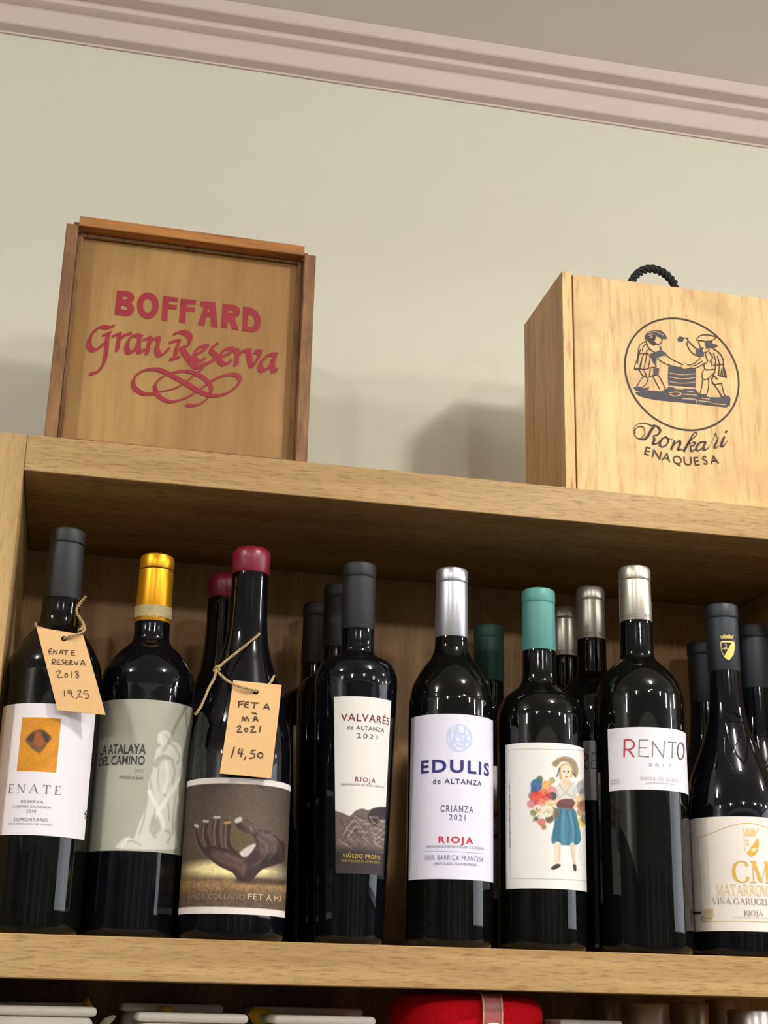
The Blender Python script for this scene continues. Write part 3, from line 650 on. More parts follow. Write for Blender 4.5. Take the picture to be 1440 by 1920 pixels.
cv.poly(k4, [(1150, 370), (1185, 350), (1245, 345), (1285, 385), (1288, 450), (1300, 520), (1292, 600), (1262, 660), (1272, 760), (1262, 860), (1258, 1000), (1245, 1105), (850, 1105), (858, 1050), (910, 1020), (950, 1030), (985, 930), (1020, 850), (1050, 760), (1055, 620), (1082, 560), (1095, 470), (1110, 400)], LTc, .9, .0006, sm=4)
SH = (160, 160, 146)
cv.poly(k4, [(1085, 500), (1140, 440), (1190, 440), (1235, 480), (1160, 470), (1110, 530)], SH, .8, .0012); cv.line(k4, [(1195, 350), (1240, 380), (1275, 460), (1255, 500)], 18, SH, .6, .001)
for s_, w_ in (([(1060, 590), (1080, 700), (1105, 800), (1090, 900)], 16), ([(1225, 480), (1240, 560), (1225, 640)], 22), ([(1150, 700), (1190, 760), (1200, 900)], 14), ([(1250, 700), (1230, 860), (1225, 1000)], 18), ([(1040, 800), (1020, 900), (990, 1000)], 14), ([(1130, 500), (1120, 600), (1130, 690)], 10),
               ([(1090, 880), (1070, 960), (1100, 1020)], 26), ([(1150, 960), (1210, 1000), (1190, 1060)], 18), ([(880, 1060), (940, 1050), (1000, 1080)], 12), ([(1180, 300), (1195, 330)], 12)): cv.line(k4, s_, w_, SH, .65, .001)
for s_, w_ in (([(1255, 640), (1190, 740), (1120, 850)], 34), ([(1062, 700), (1110, 800), (1150, 900), (1160, 960)], 34), ([(1140, 300), (1150, 350)], 18), ([(1180, 500), (1190, 600), (1160, 700)], 30), ([(1285, 500), (1290, 560), (1262, 620)], 20), ([(870, 1085), (900, 1040)], 20)): cv.line(k4, s_, w_, (232, 231, 222), .75, .001)
cv.poly(k4, [(1075, 930), (1120, 880), (1140, 960), (1100, 1000)], (150, 152, 130), .6, .0015)
cv.line(k4, [(1360, 190), (1310, 240), (1290, 290)], 10, (196, 200, 186), .6, .001); cv.line(k4, [(1350, 200), (1345, 260), (1310, 300)], 8, (186, 192, 176), .5, .001)
cv.place()
P.text(k4, 'LA ATALAYA', (714, 432), (1034, 440), 66, (58, 58, 56), 1.0, .02); P.text(k4, 'DEL CAMINO', (706, 511), (1026, 517), 62, (58, 58, 56), 1.0, .02)
P.text(k4, '2021', (955, 562), (1018, 564), 26, (110, 110, 102), 1.0, -.01); P.text(k4, 'Product of Spain', (848, 608), (1016, 612), 24, (84, 84, 78), 1.0, 0, .2)
P.build('label', B2)
P = Print(Cyl(X, Y, .0148)); vA = .2575; vB = .2480
cv = P.canvas(-.0148*3.1, .0148*3.1, vB, vA, .0006, (168, 152, 108)); cv.grain(.1, 6); cv.place(.0003)
P.text(k3, 'ALS', (1050, 745), (1120, 752), 34, (206, 176, 100), 1.2); P.build('paper_neck_band', part_of(B2, 'capsule'))

# --- 3 burgundy bottle, red wax, dark label with hand sculpture
X, Y = 0.1862, 0.038
ct = [(.0402, .02), (.0402, .08), (.0402, .125), (.0396, .142), (.0375, .160), (.0330, .178), (.0275, .195), (.0228, .210), (.0192, .222), (.0166, .236), (.0153, .255), (.0147, .285)]
B3 = wine_bottle('front red wax topped bottle with brown label of a wooden hand sculpture', X, Y, ct, .3085, .2868, CAPS['wax'], .0146, .015, .0157, M['glass_b'], wax=True)
P = Print(Cyl(X, Y, .0404)); S = P.s
v1 = S.uv(*k6(410, 256))[1]; v0 = S.uv(*k6(360, 1092))[1]
cv = P.canvas(-.0404*1.50, .0404*1.30, v0, v1, .00034, (96, 80, 68))
vt = S.uv(*k6(410, 292))[1]; vbm = S.uv(*k6(360, 1050))[1]; vh = S.uv(*k6(380, 800))[1]; vs_ = S.uv(*k6(380, 880))[1]
t_ = np.clip((cv.V-vh)/(vt-vh), 0, 1); cv.rgb = (np.array((108, 92, 72))*(1-t_[..., None])+np.array((88, 74, 64))*t_[..., None])
cv.rgb *= (0.78+.18*np.exp(-((cv.U-.002)/.02)**2))[..., None]
glow = np.clip(1-np.abs(cv.V-(vh-.002))/.0075, 0, 1)**.8*np.clip(.55+.45*np.cos((cv.U+.008)/.020), 0, 1); cv.mix(np.clip(glow*1.5, 0, 1), (240, 224, 160), 1)
gr = np.clip((vs_-cv.V)/.004+.5, 0, 1); cv.mix(gr, (140, 112, 72)); cv.mix(np.clip((vs_-.008-cv.V)/.008+.5, 0, 1), (88, 72, 58), .92)
cv.rgb *= (1+.5*(cv.noise(60, 2)-.5)*gr)[..., None]
HD, HL = (54, 38, 34), (148, 122, 110)
cv.poly(k6, [(400, 880), (470, 870), (700, 890), (690, 915), (430, 905)], (60, 42, 30), .75, .002)
for s_, w_ in (([(152, 562), (165, 640), (205, 715)], 30), ([(214, 530), (206, 605), (240, 700)], 46), ([(284, 505), (274, 600), (290, 700)], 48), ([(348, 535), (342, 620), (352, 680), (395, 715)], 44)):
    cv.line(k6, s_, w_, HD, 1, .0004); cv.line(k6, [(x-w_*.16, y+12) for x, y in s_], w_*.30, HL, .6, .0012)
cv.poly(k6, [(195, 690), (260, 675), (335, 690), (420, 722), (480, 690), (515, 650), (500, 610), (450, 590), (405, 560), (398, 525), (430, 508), (500, 530), (530, 570), (620, 590), (670, 640), (700, 660), (700, 760), (640, 790), (560, 820), (490, 890), (420, 890), (380, 840), (300, 800), (235, 750)], HD, 1, .0004, sm=3)
cv.poly(k6, [(400, 555), (440, 590), (500, 615), (510, 655), (470, 700), (425, 715), (385, 690), (372, 640), (378, 580)], (88, 76, 50), .95, .001)
for q_, c_ in (([(250, 700), (330, 710), (420, 745), (470, 800), (440, 850), (360, 800), (280, 760)], (92, 68, 62)), ([(540, 600), (620, 610), (660, 660), (640, 720), (570, 740), (540, 680)], (88, 70, 64)), ([(430, 520), (490, 545), (530, 590), (500, 600), (440, 570)], (98, 80, 74)), ([(560, 740), (650, 720), (650, 780), (560, 810)], (34, 24, 24))): cv.poly(k6, q_, c_, .75, .003)
cv.poly(k6, [(425, 715), (470, 680), (520, 660), (512, 690), (470, 738), (440, 740)], (214, 204, 200), .9, .0012)
for s_, w_, c_ in (([(152, 548), (166, 556)], 20, (220, 214, 200)), ([(204, 522), (228, 524)], 18, (190, 182, 172)), ([(270, 498), (300, 500)], 18, (200, 190, 180)), ([(335, 532), (362, 530)], 18, (200, 150, 90)), ([(408, 520), (425, 512)], 30, (210, 204, 200)),
                  ([(440, 520), (500, 545), (560, 600), (640, 630)], 16, (122, 104, 98)), ([(560, 580), (620, 640), (640, 700), (600, 760)], 10, (110, 92, 86)), ([(530, 620), (590, 680), (560, 760), (500, 800)], 9, (128, 110, 104)), ([(510, 690), (560, 700), (540, 760)], 8, (104, 88, 84)),
                  ([(620, 610), (672, 680), (670, 740)], 8, (96, 80, 74)), ([(330, 720), (420, 760), (480, 745)], 12, (120, 96, 92)), ([(250, 730), (330, 780), (420, 810)], 10, (96, 76, 72)), ([(450, 800), (440, 860)], 14, (110, 90, 80)), ([(420, 540), (460, 570), (520, 600)], 10, (30, 22, 22)), ([(390, 820), (430, 870)], 8, (30, 22, 22)),
                  ([(490, 560), (500, 590)], 12, (150, 132, 124)), ([(600, 600), (630, 600)], 10, (150, 132, 124))): cv.line(k6, s_, w_, c_, .8 if w_ > 17 else .5, .0006 if w_ > 17 else .0014)
cv.grain(.12, 50, 5)
cv.mix(np.clip((cv.V-vt)/.0005+.5, 0, 1), (222, 214, 206)); cv.mix(np.clip((vbm-cv.V)/.0005+.5, 0, 1), (222, 214, 206)); cv.place()
P.text(k6, 'FINCA COLLADO', (112, 1000), (452, 1008), 32, (156, 136, 112), 1.1, -.012); P.text(k6, 'FET A MÀ', (474, 1008), (680, 1012), 34, (206, 184, 150), 1.1)
P.build('label', B3)

# --- 4 tapering bottle, tall white label
X, Y = 0.2775, 0.042
RT, RB = .0336, .0268; kk = (RT-RB)/(.198-.011)
rz = lambda z: RB+kk*(z-.011)
ct = [(rz(.02), .02), (rz(.08), .08), (rz(.15), .15), (rz(.190), .190), (.0337, .202), (.0331, .2095), (.0305, .2165), (.0255, .2215), (.0185, .2250), (.0145, .2285), (.0137, .236), (.0135, .246)]
ct[0] = (rz(.006), .0065+.0005)
VALV = 'front tapering black bottle with tall narrow white label and gnarled vine picture'
B4 = wine_bottle(VALV, X, Y, ct, .3050, .2478, CAPS['black'], .0136, .0136, .0140, M['glass_b'])
P = Print(Cyl(X, Y, rz(.1)+.0002, kk, .1)); S = P.s
v1 = S.uv(*k5(1180, 1002))[1]; v0 = S.uv(*k6(1150, 845))[1]
ua, ub, uc, ud = S.uv(*k5(1002, 992))[0], S.uv(*k5(1352, 1022))[0], S.uv(*k6(1014, 835))[0], S.uv(*k6(1298, 853))[0]
um = max(ub, ud)+.002
cv = P.canvas(min(ua, uc)-.001, um, v0, v1, .00034, (226, 221, 214))
cv.poly(k6, [(960, 480), (1020, 470), (1080, 490), (1120, 460), (1170, 445), (1210, 455), (1260, 440), (1320, 440), (1380, 470), (1380, 700), (960, 700)], (104, 90, 84), 1, .0005, sm=3)
cv.poly(k6, [(1205, 490), (1250, 445), (1330, 440), (1380, 470), (1380, 520), (1310, 510), (1265, 555), (1235, 545)], (48, 38, 40), 1, .001)
for i in range(46):
    x = random.uniform(1000, 1320); y = random.uniform(480, 650); c_ = random.choice([(176, 162, 152), (140, 124, 116), (58, 46, 46), (72, 60, 56), (196, 184, 172)]); a_ = random.uniform(-.4, .9)
    cv.line(k6, [(x, y), (x+26*math.cos(a_), y+26*math.sin(a_)+10), (x+60*math.cos(a_*.6), y+50*math.sin(a_)+16)], random.uniform(5, 10), c_, .6, .0006)
for k in range(6): cv.line(k6, [(1215+k*8, 560+k*10), (1260, 590+k*14), (1320, 530+k*20)], 6, (172, 158, 148) if k % 2 else (88, 74, 70), .7, .0005)
for k in range(5): cv.line(k6, [(1020+k*14, 600+k*6), (1100+k*10, 500+k*18), (1170, 560+k*18), (1210, 640+k*6)], 6, (180, 166, 156) if k % 2 else (66, 54, 52), .7, .0005)
vd = S.uv(*k6(1150, 690))[1]; cv.mix(np.clip((vd-cv.V)/.006+.5, 0, 1), (50, 42, 44))
cv.place()
# trim the grid to the label's slanting sides
Vc = P.V[0]; keep = []
tt = np.clip((cv.V-v0)/(v1-v0), 0, 1); lft = uc+(ua-uc)*tt; rgt = ud+(ub-ud)*tt
cv2u = lft+(cv.U-cv.us[0])/(cv.us[-1]-cv.us[0])*(rgt-lft); P.V[0] = P.s.xyz(np.column_stack([cv2u.ravel(), cv.V.ravel()]), .0002)
MR = (116, 46, 48); DK = (64, 56, 60)
P.text(k5, 'VALVARÉS', (1045, 1158), (1338, 1172), 44, MR, 1.15, .015); P.text(k5, 'de ALTANZA', (1082, 1208), (1308, 1219), 26, DK, 1.15, .01); P.text(k5, '2021', (1142, 1258), (1268, 1264), 28, DK, 1.3)
P.text(k6, 'RIOJA', (1132, 281), (1255, 287), 28, (128, 66, 60), 1.3, .01); P.text(k6, 'DENOMINACIÓN DE ORIGEN CALIFICADA', (1046, 306), (1308, 320), 13, (120, 110, 106), 1.1)
P.text(k6, 'VIÑEDO PROPIO', (1055, 752), (1284, 756), 26, (196, 172, 62), 1.2); P.text(k6, 'EMBOTELLADO EN LA PROPIEDAD', (1050, 777), (1280, 781), 15, (170, 148, 56), 1.1)
P.build('label', B4)

# --- 5 silver capsule, white label with blue lettering
X, Y = 0.3580, 0.045
ct = [(.0347, .02), (.0347, .10), (.0347, .183), (.0341, .195), (.0319, .2065), (.0277, .2155), (.0225, .2235), (.0172, .2305), (.0144, .238), (.0137, .247)]
B5 = wine_bottle('red wine bottle with bright silver capsule and white label lettered in navy blue', X, Y, ct, .3080, .2478, CAPS['silver'], .0137, .0135, .0138, M['glass'])
P = Print(Cyl(X, Y, .0349)); S = P.s
v1 = S.uv(*a1(420, 1132))[1]; v0 = S.uv(*a2(390, 1168))[1]; u0 = S.uv(*a2(112, 600))[0]
cv = P.canvas(u0-.0012, .0349*1.12, v0, v1, .0006, (222, 219, 232)); cv.place()
BL = (188, 204, 232); NV = (46, 44, 112)
P.poly(a2, [el(458, 166, 92, 99, 40), el(458, 166, 82, 89, 40)], BL); P.poly(a2, [el(470, 180, 44, 50, 30), el(470, 180, 34, 40, 30)], BL)
for s_, w_ in (([(400, 235), (440, 90)], 14), ([(440, 90), (500, 240)], 14), ([(415, 190), (490, 200)], 10), ([(390, 110), (400, 200), (440, 245)], 8), ([(500, 95), (535, 130), (500, 165), (540, 210), (495, 245)], 10), ([(500, 95), (492, 245)], 10), ([(380, 140), (420, 110), (450, 130)], 8)): P.line(a2, s_, w_, BL)
P.text(a2, 'EDULIS', (189, 414), (668, 440), 86, NV, 1.25, .03); P.text(a2, 'de ALTANZA', (273, 490), (614, 510), 36, (52, 48, 92), 1.2, .012)
P.text(a2, 'CRIANZA', (326, 690), (556, 698), 46, (92, 92, 118), 1.3, .01); P.text(a2, '2021', (388, 748), (502, 754), 40, (92, 92, 118), 1.4, .01)
P.text(a2, 'RIOJA', (312, 908), (556, 920), 44, (196, 46, 58), 1.35, .03); P.text(a2, 'DENOMINACIÓN DE ORIGEN CALIFICADA', (225, 944), (630, 964), 18, (120, 112, 136), 1.1)
P.line(a2, [(212, 970), (420, 972), (634, 988)], 3, (170, 190, 224)); P.text(a2, '100% BARRICA FRANCESA', (218, 1032), (628, 1050), 36, (110, 116, 142), 1.25); P.text(a2, 'EMBOTELLADO EN LA PROPIEDAD', (278, 1066), (580, 1078), 18, (112, 108, 132), 1.1)
P.build('label', B5)

# --- 6 teal capsule, label with a girl holding flowers
X, Y = 0.4345, 0.045
ct = [(.0357, .02), (.0357, .10), (.0357, .173), (.0348, .190), (.0306, .2005), (.0230, .2072), (.0170, .2125), (.0146, .2205), (.0141, .242)]
B6 = wine_bottle('teal capped red wine bottle with white label of a girl carrying flowers', X, Y, ct, .2962, .2422, CAPS['teal'], .0140, .0140, .0143, M['glass'], 'teal capped bottles')
P = Print(Cyl(X, Y, .0359)); S = P.s
v1 = S.uv(*a2(1060, 198))[1]; v0 = S.uv(*a2(1080, 1236))[1]; u0 = S.uv(*a2(790, 700))[0]
cv = P.canvas(u0, .0359*1.08, v0, v1, .00033, (228, 225, 219))
Z = a2
for s_, w_, c_ in (([(1325, 920), (1310, 1000), (1340, 1090)], 8, (190, 194, 192)), ([(1345, 930), (1325, 1010), (1350, 1080)], 6, (170, 178, 178)), ([(1300, 1030), (1330, 1000), (1350, 1010)], 6, (190, 196, 196))): cv.line(Z, s_, w_, c_, .7, .0006)
for c_, r_, col in (((1330, 520), 46, (150, 152, 150)), ((1350, 560), 40, (120, 122, 126)), ((1325, 600), 34, (196, 176, 130)), ((1345, 650), 40, (116, 62, 56)), ((1320, 690), 30, (168, 132, 76)), ((1330, 760), 34, (222, 176, 62)), ((1350, 740), 30, (96, 104, 96)), ((1300, 640), 20, (150, 104, 64)), ((1345, 480), 24, (170, 150, 140))):
    cv.poly(Z, el(c_[0], c_[1], r_, r_*1.1, 12), col, .9, .0014, noise=.25)
cv.poly(Z, [(1155, 655), (1215, 668), (1275, 668), (1300, 750), (1322, 880), (1292, 925), (1200, 928), (1115, 910), (1130, 790)], (64, 118, 136), 1, .0004, sm=3)
for s_ in ([(1180, 680), (1165, 790), (1160, 915)], [(1220, 680), (1240, 790), (1235, 922)], [(1262, 690), (1285, 800), (1285, 915)], [(1150, 760), (1135, 880)]): cv.line(Z, s_, 12, (40, 78, 96), .7, .0012)
for s_ in ([(1200, 690), (1195, 800), (1200, 915)], [(1245, 700), (1268, 820), (1262, 910)]): cv.line(Z, s_, 12, (112, 160, 172), .6, .0012)
cv.poly(Z, [(1135, 915), (1182, 922), (1172, 1045), (1152, 1075), (1138, 1065)], (222, 206, 184), 1, .0004, sm=3); cv.poly(Z, [(1243, 925), (1280, 925), (1282, 1060), (1268, 1068)], (214, 196, 172), 1, .0004, sm=3)
cv.line(Z, [(1172, 930), (1166, 1040)], 8, (188, 166, 140), .7, .0006); cv.line(Z, [(1250, 935), (1272, 1050)], 8, (178, 156, 132), .7, .0006)
cv.poly(Z, [(1108, 1092), (1145, 1062), (1176, 1064), (1172, 1082), (1132, 1102)], (66, 50, 46), 1, .0003, sm=3); cv.poly(Z, [(1266, 1066), (1286, 1066), (1289, 1108), (1272, 1108)], (66, 50, 46), 1, .0003, sm=3)
cv.poly(Z, [(1190, 455), (1238, 455), (1262, 500), (1215, 560), (1182, 500)], (226, 188, 156), 1, .0004, sm=3)
cv.poly(Z, [(1185, 470), (1148, 515), (1138, 610), (1180, 628), (1215, 600), (1270, 602), (1292, 592), (1292, 520), (1258, 470), (1215, 540)], (204, 200, 190), 1, .0004, sm=3)
for s_ in ([(1170, 500), (1220, 560), (1270, 590)], [(1255, 490), (1215, 550), (1160, 600)], [(1150, 540), (1165, 600)], [(1280, 520), (1270, 580)]): cv.line(Z, s_, 8, (150, 150, 146), .7, .0008)
cv.poly(Z, [(1160, 615), (1215, 598), (1272, 608), (1278, 668), (1158, 658)], (104, 66, 66), 1, .0004, sm=3); cv.line(Z, [(1165, 640), (1270, 645)], 8, (72, 46, 50), .7, .0008)
cv.line(Z, [(1285, 585), (1290, 625), (1275, 660)], 24, (220, 180, 146), 1, .0005); cv.line(Z, [(1160, 600), (1130, 640), (1115, 660)], 22, (220, 180, 146), 1, .0005)
cv.poly(Z, [(1118, 345), (1160, 308), (1212, 296), (1265, 312), (1298, 360), (1302, 420), (1282, 446), (1262, 420), (1240, 350), (1185, 335), (1150, 372), (1128, 366)], (156, 134, 108), 1, .0004, sm=3); cv.line(Z, [(1140, 345), (1200, 318), (1260, 345), (1285, 420)], 10, (120, 100, 80), .7, .001)
cv.poly(Z, [(1172, 365), (1210, 342), (1252, 365), (1264, 420), (1256, 448), (1240, 440), (1225, 400), (1195, 410), (1190, 455), (1172, 462), (1166, 425)], (196, 164, 114), 1, .0006, sm=3)
cv.poly(Z, [(1182, 385), (1205, 358), (1238, 362), (1252, 395), (1245, 440), (1218, 466), (1192, 445)], (234, 200, 172), 1, .0004, sm=4)
for c_, r_, col in (((1203, 403), 6, (72, 58, 54)), ((1234, 405), 6, (72, 58, 54)), ((1218, 442), 6, (182, 84, 78)), ((1220, 422), 4, (206, 158, 130))): cv.poly(Z, el(c_[0], c_[1], r_*1.3, r_, 10), col, .9, .0004)
cv.line(Z, [(1170, 380), (1160, 420), (1150, 440)], 10, (60, 58, 70), .8, .0006); cv.line(Z, [(1265, 410), (1285, 440)], 10, (60, 58, 70), .8, .0006)
for c_, r_, col in (((1125, 700), 42, (112, 88, 66)), ((1100, 740), 30, (98, 84, 60)), ((1030, 460), 24, (86, 110, 70)), ((1118, 468), 22, (150, 150, 110)), ((1000, 540), 34, (50, 84, 130)), ((1010, 500), 44, (58, 96, 142)), ((975, 575), 26, (150, 120, 110)), ((1080, 505), 36, (224, 164, 84)), ((1118, 540), 32, (204, 128, 130)), ((1120, 580), 30, (72, 60, 78)),
                    ((1060, 560), 34, (216, 110, 60)), ((1010, 590), 48, (214, 72, 56)), ((1085, 590), 32, (190, 62, 70)), ((970, 635), 30, (206, 130, 134)), ((1050, 630), 30, (222, 140, 110)), ((1100, 630), 28, (212, 190, 140)), ((1020, 685), 42, (232, 226, 208)), ((1085, 685), 44, (236, 232, 214)), ((985, 700), 22, (120, 130, 84)), ((1045, 765), 28, (198, 110, 100)), ((1060, 800), 18, (150, 120, 90)), ((1005, 740), 18, (96, 108, 70))):
    cv.poly(Z, el(c_[0], c_[1], r_, r_, 12), col, 1, .0009, noise=.2)
for c_ in ((1020, 685), (1085, 685)):
    for k in range(9): cv.line(Z, [c_, (c_[0]+38*math.cos(k*.7), c_[1]+38*math.sin(k*.7))], 4, (168, 160, 136), .6, .0004, 0)
    cv.poly(Z, el(c_[0], c_[1], 11, 11, 10), (206, 168, 70), 1, .0005)
for i in range(70):
    x = random.uniform(955, 1140); y = random.uniform(470, 800)
    if (x-1045)**2/95**2+(y-630)**2/170**2 < 1: cv.line(Z, [(x, y), (x+random.uniform(-14, 14), y+random.uniform(-14, 14))], 5, random.choice([(60, 70, 50), (240, 210, 190), (130, 40, 40), (236, 180, 120), (80, 60, 60)]), .55, .0005, 0)
cv.place()
FR = (176, 170, 166)
P.line(a2, [(1345, 268), (1100, 248), (815, 252), (818, 700), (826, 1166), (1100, 1168), (1358, 1184)], 3, FR, sm=0)
random.seed(12); y = 475
while y < 940:
    dy = random.uniform(5, 12); P.line(a2, [(816+(y-470)*.012, y), (816+(y-470)*.012, y+dy)], random.choice([7, 9, 6]), (142, 136, 132), sm=0); y += dy+random.choice([4, 5, 12])
P.build('label', B6)

# --- 7 champagne capsule, small white label
X, Y = 0.5195, 0.0372
ct = [(.0372, .02), (.0372, .10), (.0373, .195), (.0366, .2075), (.0335, .218), (.0275, .2275), (.0205, .2345), (.0155, .2395), (.0141, .247), (.0138, .271)]
RLAB = 'front tall bottle with champagne capsule and small white red and grey lettered label'
B7 = wine_bottle(RLAB, X, Y, ct, .3213, .2722, CAPS['champ'], .0136, .0134, .0138, M['glass'], 'champagne capped bottles')
P = Print(Cyl(X, Y, .0375)); S = P.s
v1 = S.uv(*a4(520, 92))[1]; v0 = S.uv(*a4(540, 562))[1]; u0 = S.uv(*a4(243, 300))[0]
cv = P.canvas(u0, .0375*1.10, v0, v1, .0006, (226, 222, 228)); cv.place()
RR, GY = (184, 56, 68), (122, 116, 112)
for s_ in ([(366, 188), (362, 314)], [(366, 192), (408, 190), (436, 215), (430, 245), (400, 262), (366, 262)], [(396, 262), (433, 316)]): P.line(a4, s_, 13, RR)
for s_ in ([(476, 188), (472, 312)], [(476, 190), (542, 192)], [(474, 248), (534, 250)], [(472, 310), (545, 316)], [(572, 318), (575, 200), ], [(575, 202), (654, 320)], [(654, 320), (661, 200)], [(690, 206), (752, 210)], [(722, 208), (718, 325)]): P.line(a4, s_, 8, GY, sm=0)
P.line(a4, el(783, 272, 24, 62, 16), [9]*16, (86, 84, 84), closed=True)
P.text(a4, '2 0 1 7', (541, 388), (712, 394), 20, (150, 152, 170)); P.text(a4, 'RIBERA DEL DUERO', (486, 498), (762, 504), 26, (172, 170, 172), 1.1, -.01); P.text(a4, 'DENOMINACIÓN DE ORIGEN', (524, 520), (736, 526), 11, (160, 158, 162), 1.1)
P.text(a4, 'BODEGAS', (266, 498), (328, 500), 14, (150, 148, 152), 1.1); P.text(a4, 'RENTO', (266, 522), (330, 524), 14, (150, 148, 152), 1.1)
P.build('label', B7)
P = Print(Cyl(X, Y, .0139)); P.text(a3, 'CENTO', (372, 472), (462, 472), 26, (120, 112, 104), 1.2); P.text(a3, 'RENTO', (520, 472), (556, 476), 26, (120, 112, 104), 1.2)
P.build('foil_lettering', part_of(B7, 'capsule'))

# --- 8 sloping shoulders, cream label with gold lettering
X, Y = 0.6013, 0.0420
ct = [(.0388, .02), (.0388, .08), (.0388, .112), (.0375, .126), (.0338, .143), (.0285, .158), (.0235, .171), (.0192, .184), (.0162, .197), (.0146, .210), (.0137, .225), (.0133, .236)]
CLAB = 'sloping shouldered bottle with navy capsule, gold crest and cream gold lettered label at the divider'
B8 = wine_bottle(CLAB, X, Y, ct, .2953, .2352, CAPS['navy'], .0134, .0138, .0143, M['glass_b'], ringd=.013)
P = Print(Cyl(X, Y, .0390)); S = P.s
v1 = S.uv(*kz(700, 196))[1]; v0 = S.uv(*kz(700, 1572))[1]; u0 = S.uv(*kz(208, 900))[0]
cv = P.canvas(u0-.001, .0390*1.7, v0, v1, .0006, (228, 219, 208)); cv.place()
GD, GD2 = (214, 166, 74), (222, 192, 138)
uL = S.uv(*kz(345, 1000))[0]; uS = S.uv(*kz(940, 560))[0]; vT = S.uv(*kz(345, 445))[1]; vB = S.uv(*kz(600, 1455))[1]; vP = S.uv(*kz(900, 278))[1]
w_ = .00022
def band(pts, wd, c):
    Q = np.array(pts); Tn = np.gradient(Q, axis=0); Tn /= np.linalg.norm(Tn, axis=1)[:, None]; Nn = np.column_stack([-Tn[:, 1], Tn[:, 0]]); n = len(Q)
    P.flat(np.vstack([Q+Nn*wd, Q-Nn*wd]), [(i, i+1, n+i+1, n+i) for i in range(n-1)], c)
uR = 2*uS-uL
arc = [(uL+(uR-uL)*t, vT+(vP-vT)*(0.5-0.5*math.cos(2*math.pi*t))**.9) for t in np.linspace(0, 1, 40)]
band(arc, w_, GD); band([(uL, vT+.0002), (uL, vB)], w_, (176, 146, 96)); band([(uL, vB), (uS, vB), (uR, vB)], w_, GD); band([(uR, vT), (uR, vB)], w_, GD)
P.poly(kz, [(846, 362), (880, 385), (905, 350), (940, 375), (972, 348), (1000, 380), (1032, 358), (1000, 432), (876, 432)], GD2)
for x in (850, 905, 940, 975, 1030): P.dots(kz, (x, 352), 9, 9, GD)
P.poly(kz, [(1032, 448), (1042, 540), (1030, 610), (990, 665), (950, 686), (895, 636)], GD); P.poly(kz, [(945, 590), (985, 575), (1020, 585), (1000, 615), (965, 620)], (236, 216, 176))
P.line(kz, [(868, 460), (866, 540), (880, 600), (905, 640)], 6, GD2); P.text(kz, '2', (875, 530), (925, 532), 50, GD2); P.line(kz, [(870, 545), (935, 548)], 7, GD2)
P.serif(kz, 'C', (738, 985), (922, 990), 250, GD, .2, .05); P.serif(kz, 'M', (948, 990), (1178, 1000), 250, GD, .2, .05)
ul_ = S.uv(*kz(540, 1140)); ug = S.uv(*kz(1140, 1150))
P.serif(kz, 'MATARROM', (540, 1143), (1150, 1156), 128, GD2, .15, .055, .10, .1); P.serif(kz, 'VIÑA', (490, 1246), (712, 1252), 74, (130, 124, 132), .13, .05, .12, .12); P.serif(kz, 'GARUGEL', (745, 1253), (1152, 1262), 74, (130, 124, 132), .13, .05, .10, .12)
P.serif(kz, 'RIOJA', (866, 1388), (1086, 1392), 62, (126, 116, 120), .13, .05, .12, .12); P.text(kz, 'DENOMINACIÓN DE ORIGEN CALIFICADA', (745, 1414), (1180, 1426), 12, (150, 140, 138), 1.1)
P.poly(kz, [(372, 1306), (504, 1304), (504, 1414), (376, 1412)], (204, 188, 152)); P.text(kz, 'CM', (394, 1380), (482, 1382), 56, (170, 150, 110)); P.poly(kz, [(222, 1342), (356, 1340), (358, 1366), (224, 1370)], (62, 40, 36))
P.build('label', B8)
P = Print(Cyl(X, Y, .0139, (.0138-.0134)/(.0475), .2352))
P.poly(kc, [[(580, 668), (600, 655), (720, 655), (748, 668), (750, 740), (735, 820), (680, 888), (630, 850), (590, 770)], [(592, 672), (592, 760), (628, 835), (712, 672)]], (226, 192, 100))
P.poly(kc, [(572, 582), (600, 598), (625, 572), (655, 590), (685, 570), (710, 596), (740, 578), (722, 625), (590, 625)], (186, 162, 96)); P.text(kc, '2', (625, 735), (665, 737), 48, (206, 176, 96)); P.line(kc, [(605, 748), (665, 750)], 8, (206, 176, 96))
P.build('printed_crest', part_of(B8, 'capsule'), vcol('gold_print', .4, .3))
# raised crest in the glass
def rad8(z):
    q = smooth(ct, 14); return float(np.interp(z, q[:, 1], q[:, 0]))
bm = bmesh.new()
for pts in ([(-.5, .5), (.5, .5), (.5, 0), (.25, -.35), (0, -.55), (-.25, -.35), (-.5, 0), (-.5, .5)], [(-.5, .68), (-.3, .6), (0, .75), (.3, .6), (.5, .68)], [(-.45, -.3), (.45, .45)], [(-.7, .1), (-.85, -.3), (-.6, -.7)], [(.7, .1), (.85, -.3), (.6, -.7)]):
    Q = [(a*.017, .172+b*.036) for a, b in pts]; prev = None; ring_ = []
    Q = np.vstack([np.linspace(Q[i], Q[i+1], 5)[:-1] for i in range(len(Q)-1)]+[np.array([Q[-1]])])
    for u, z in Q:
        R = rad8(z); th = u/R-.05; c_ = Vector((X+R*math.sin(th), Y-R*math.cos(th), z+.0004)); nn = Vector((math.sin(th), -math.cos(th), .5)).normalized(); tt_ = Vector((math.cos(th), math.sin(th), 0)); bb = nn.cross(tt_)
        ring_.append([bm.verts.new(c_+.0008*(tt_*math.cos(a)+nn*math.sin(a)+bb*0*math.sin(a))+bb*.0006*math.cos(a+1)) for a in np.linspace(0, 2*math.pi, 7)[:-1]])
    for i in range(len(ring_)-1):
        for k in range(6): bm.faces.new((ring_[i][k], ring_[i][(k+1) % 6], ring_[i+1][(k+1) % 6], ring_[i+1][k]))
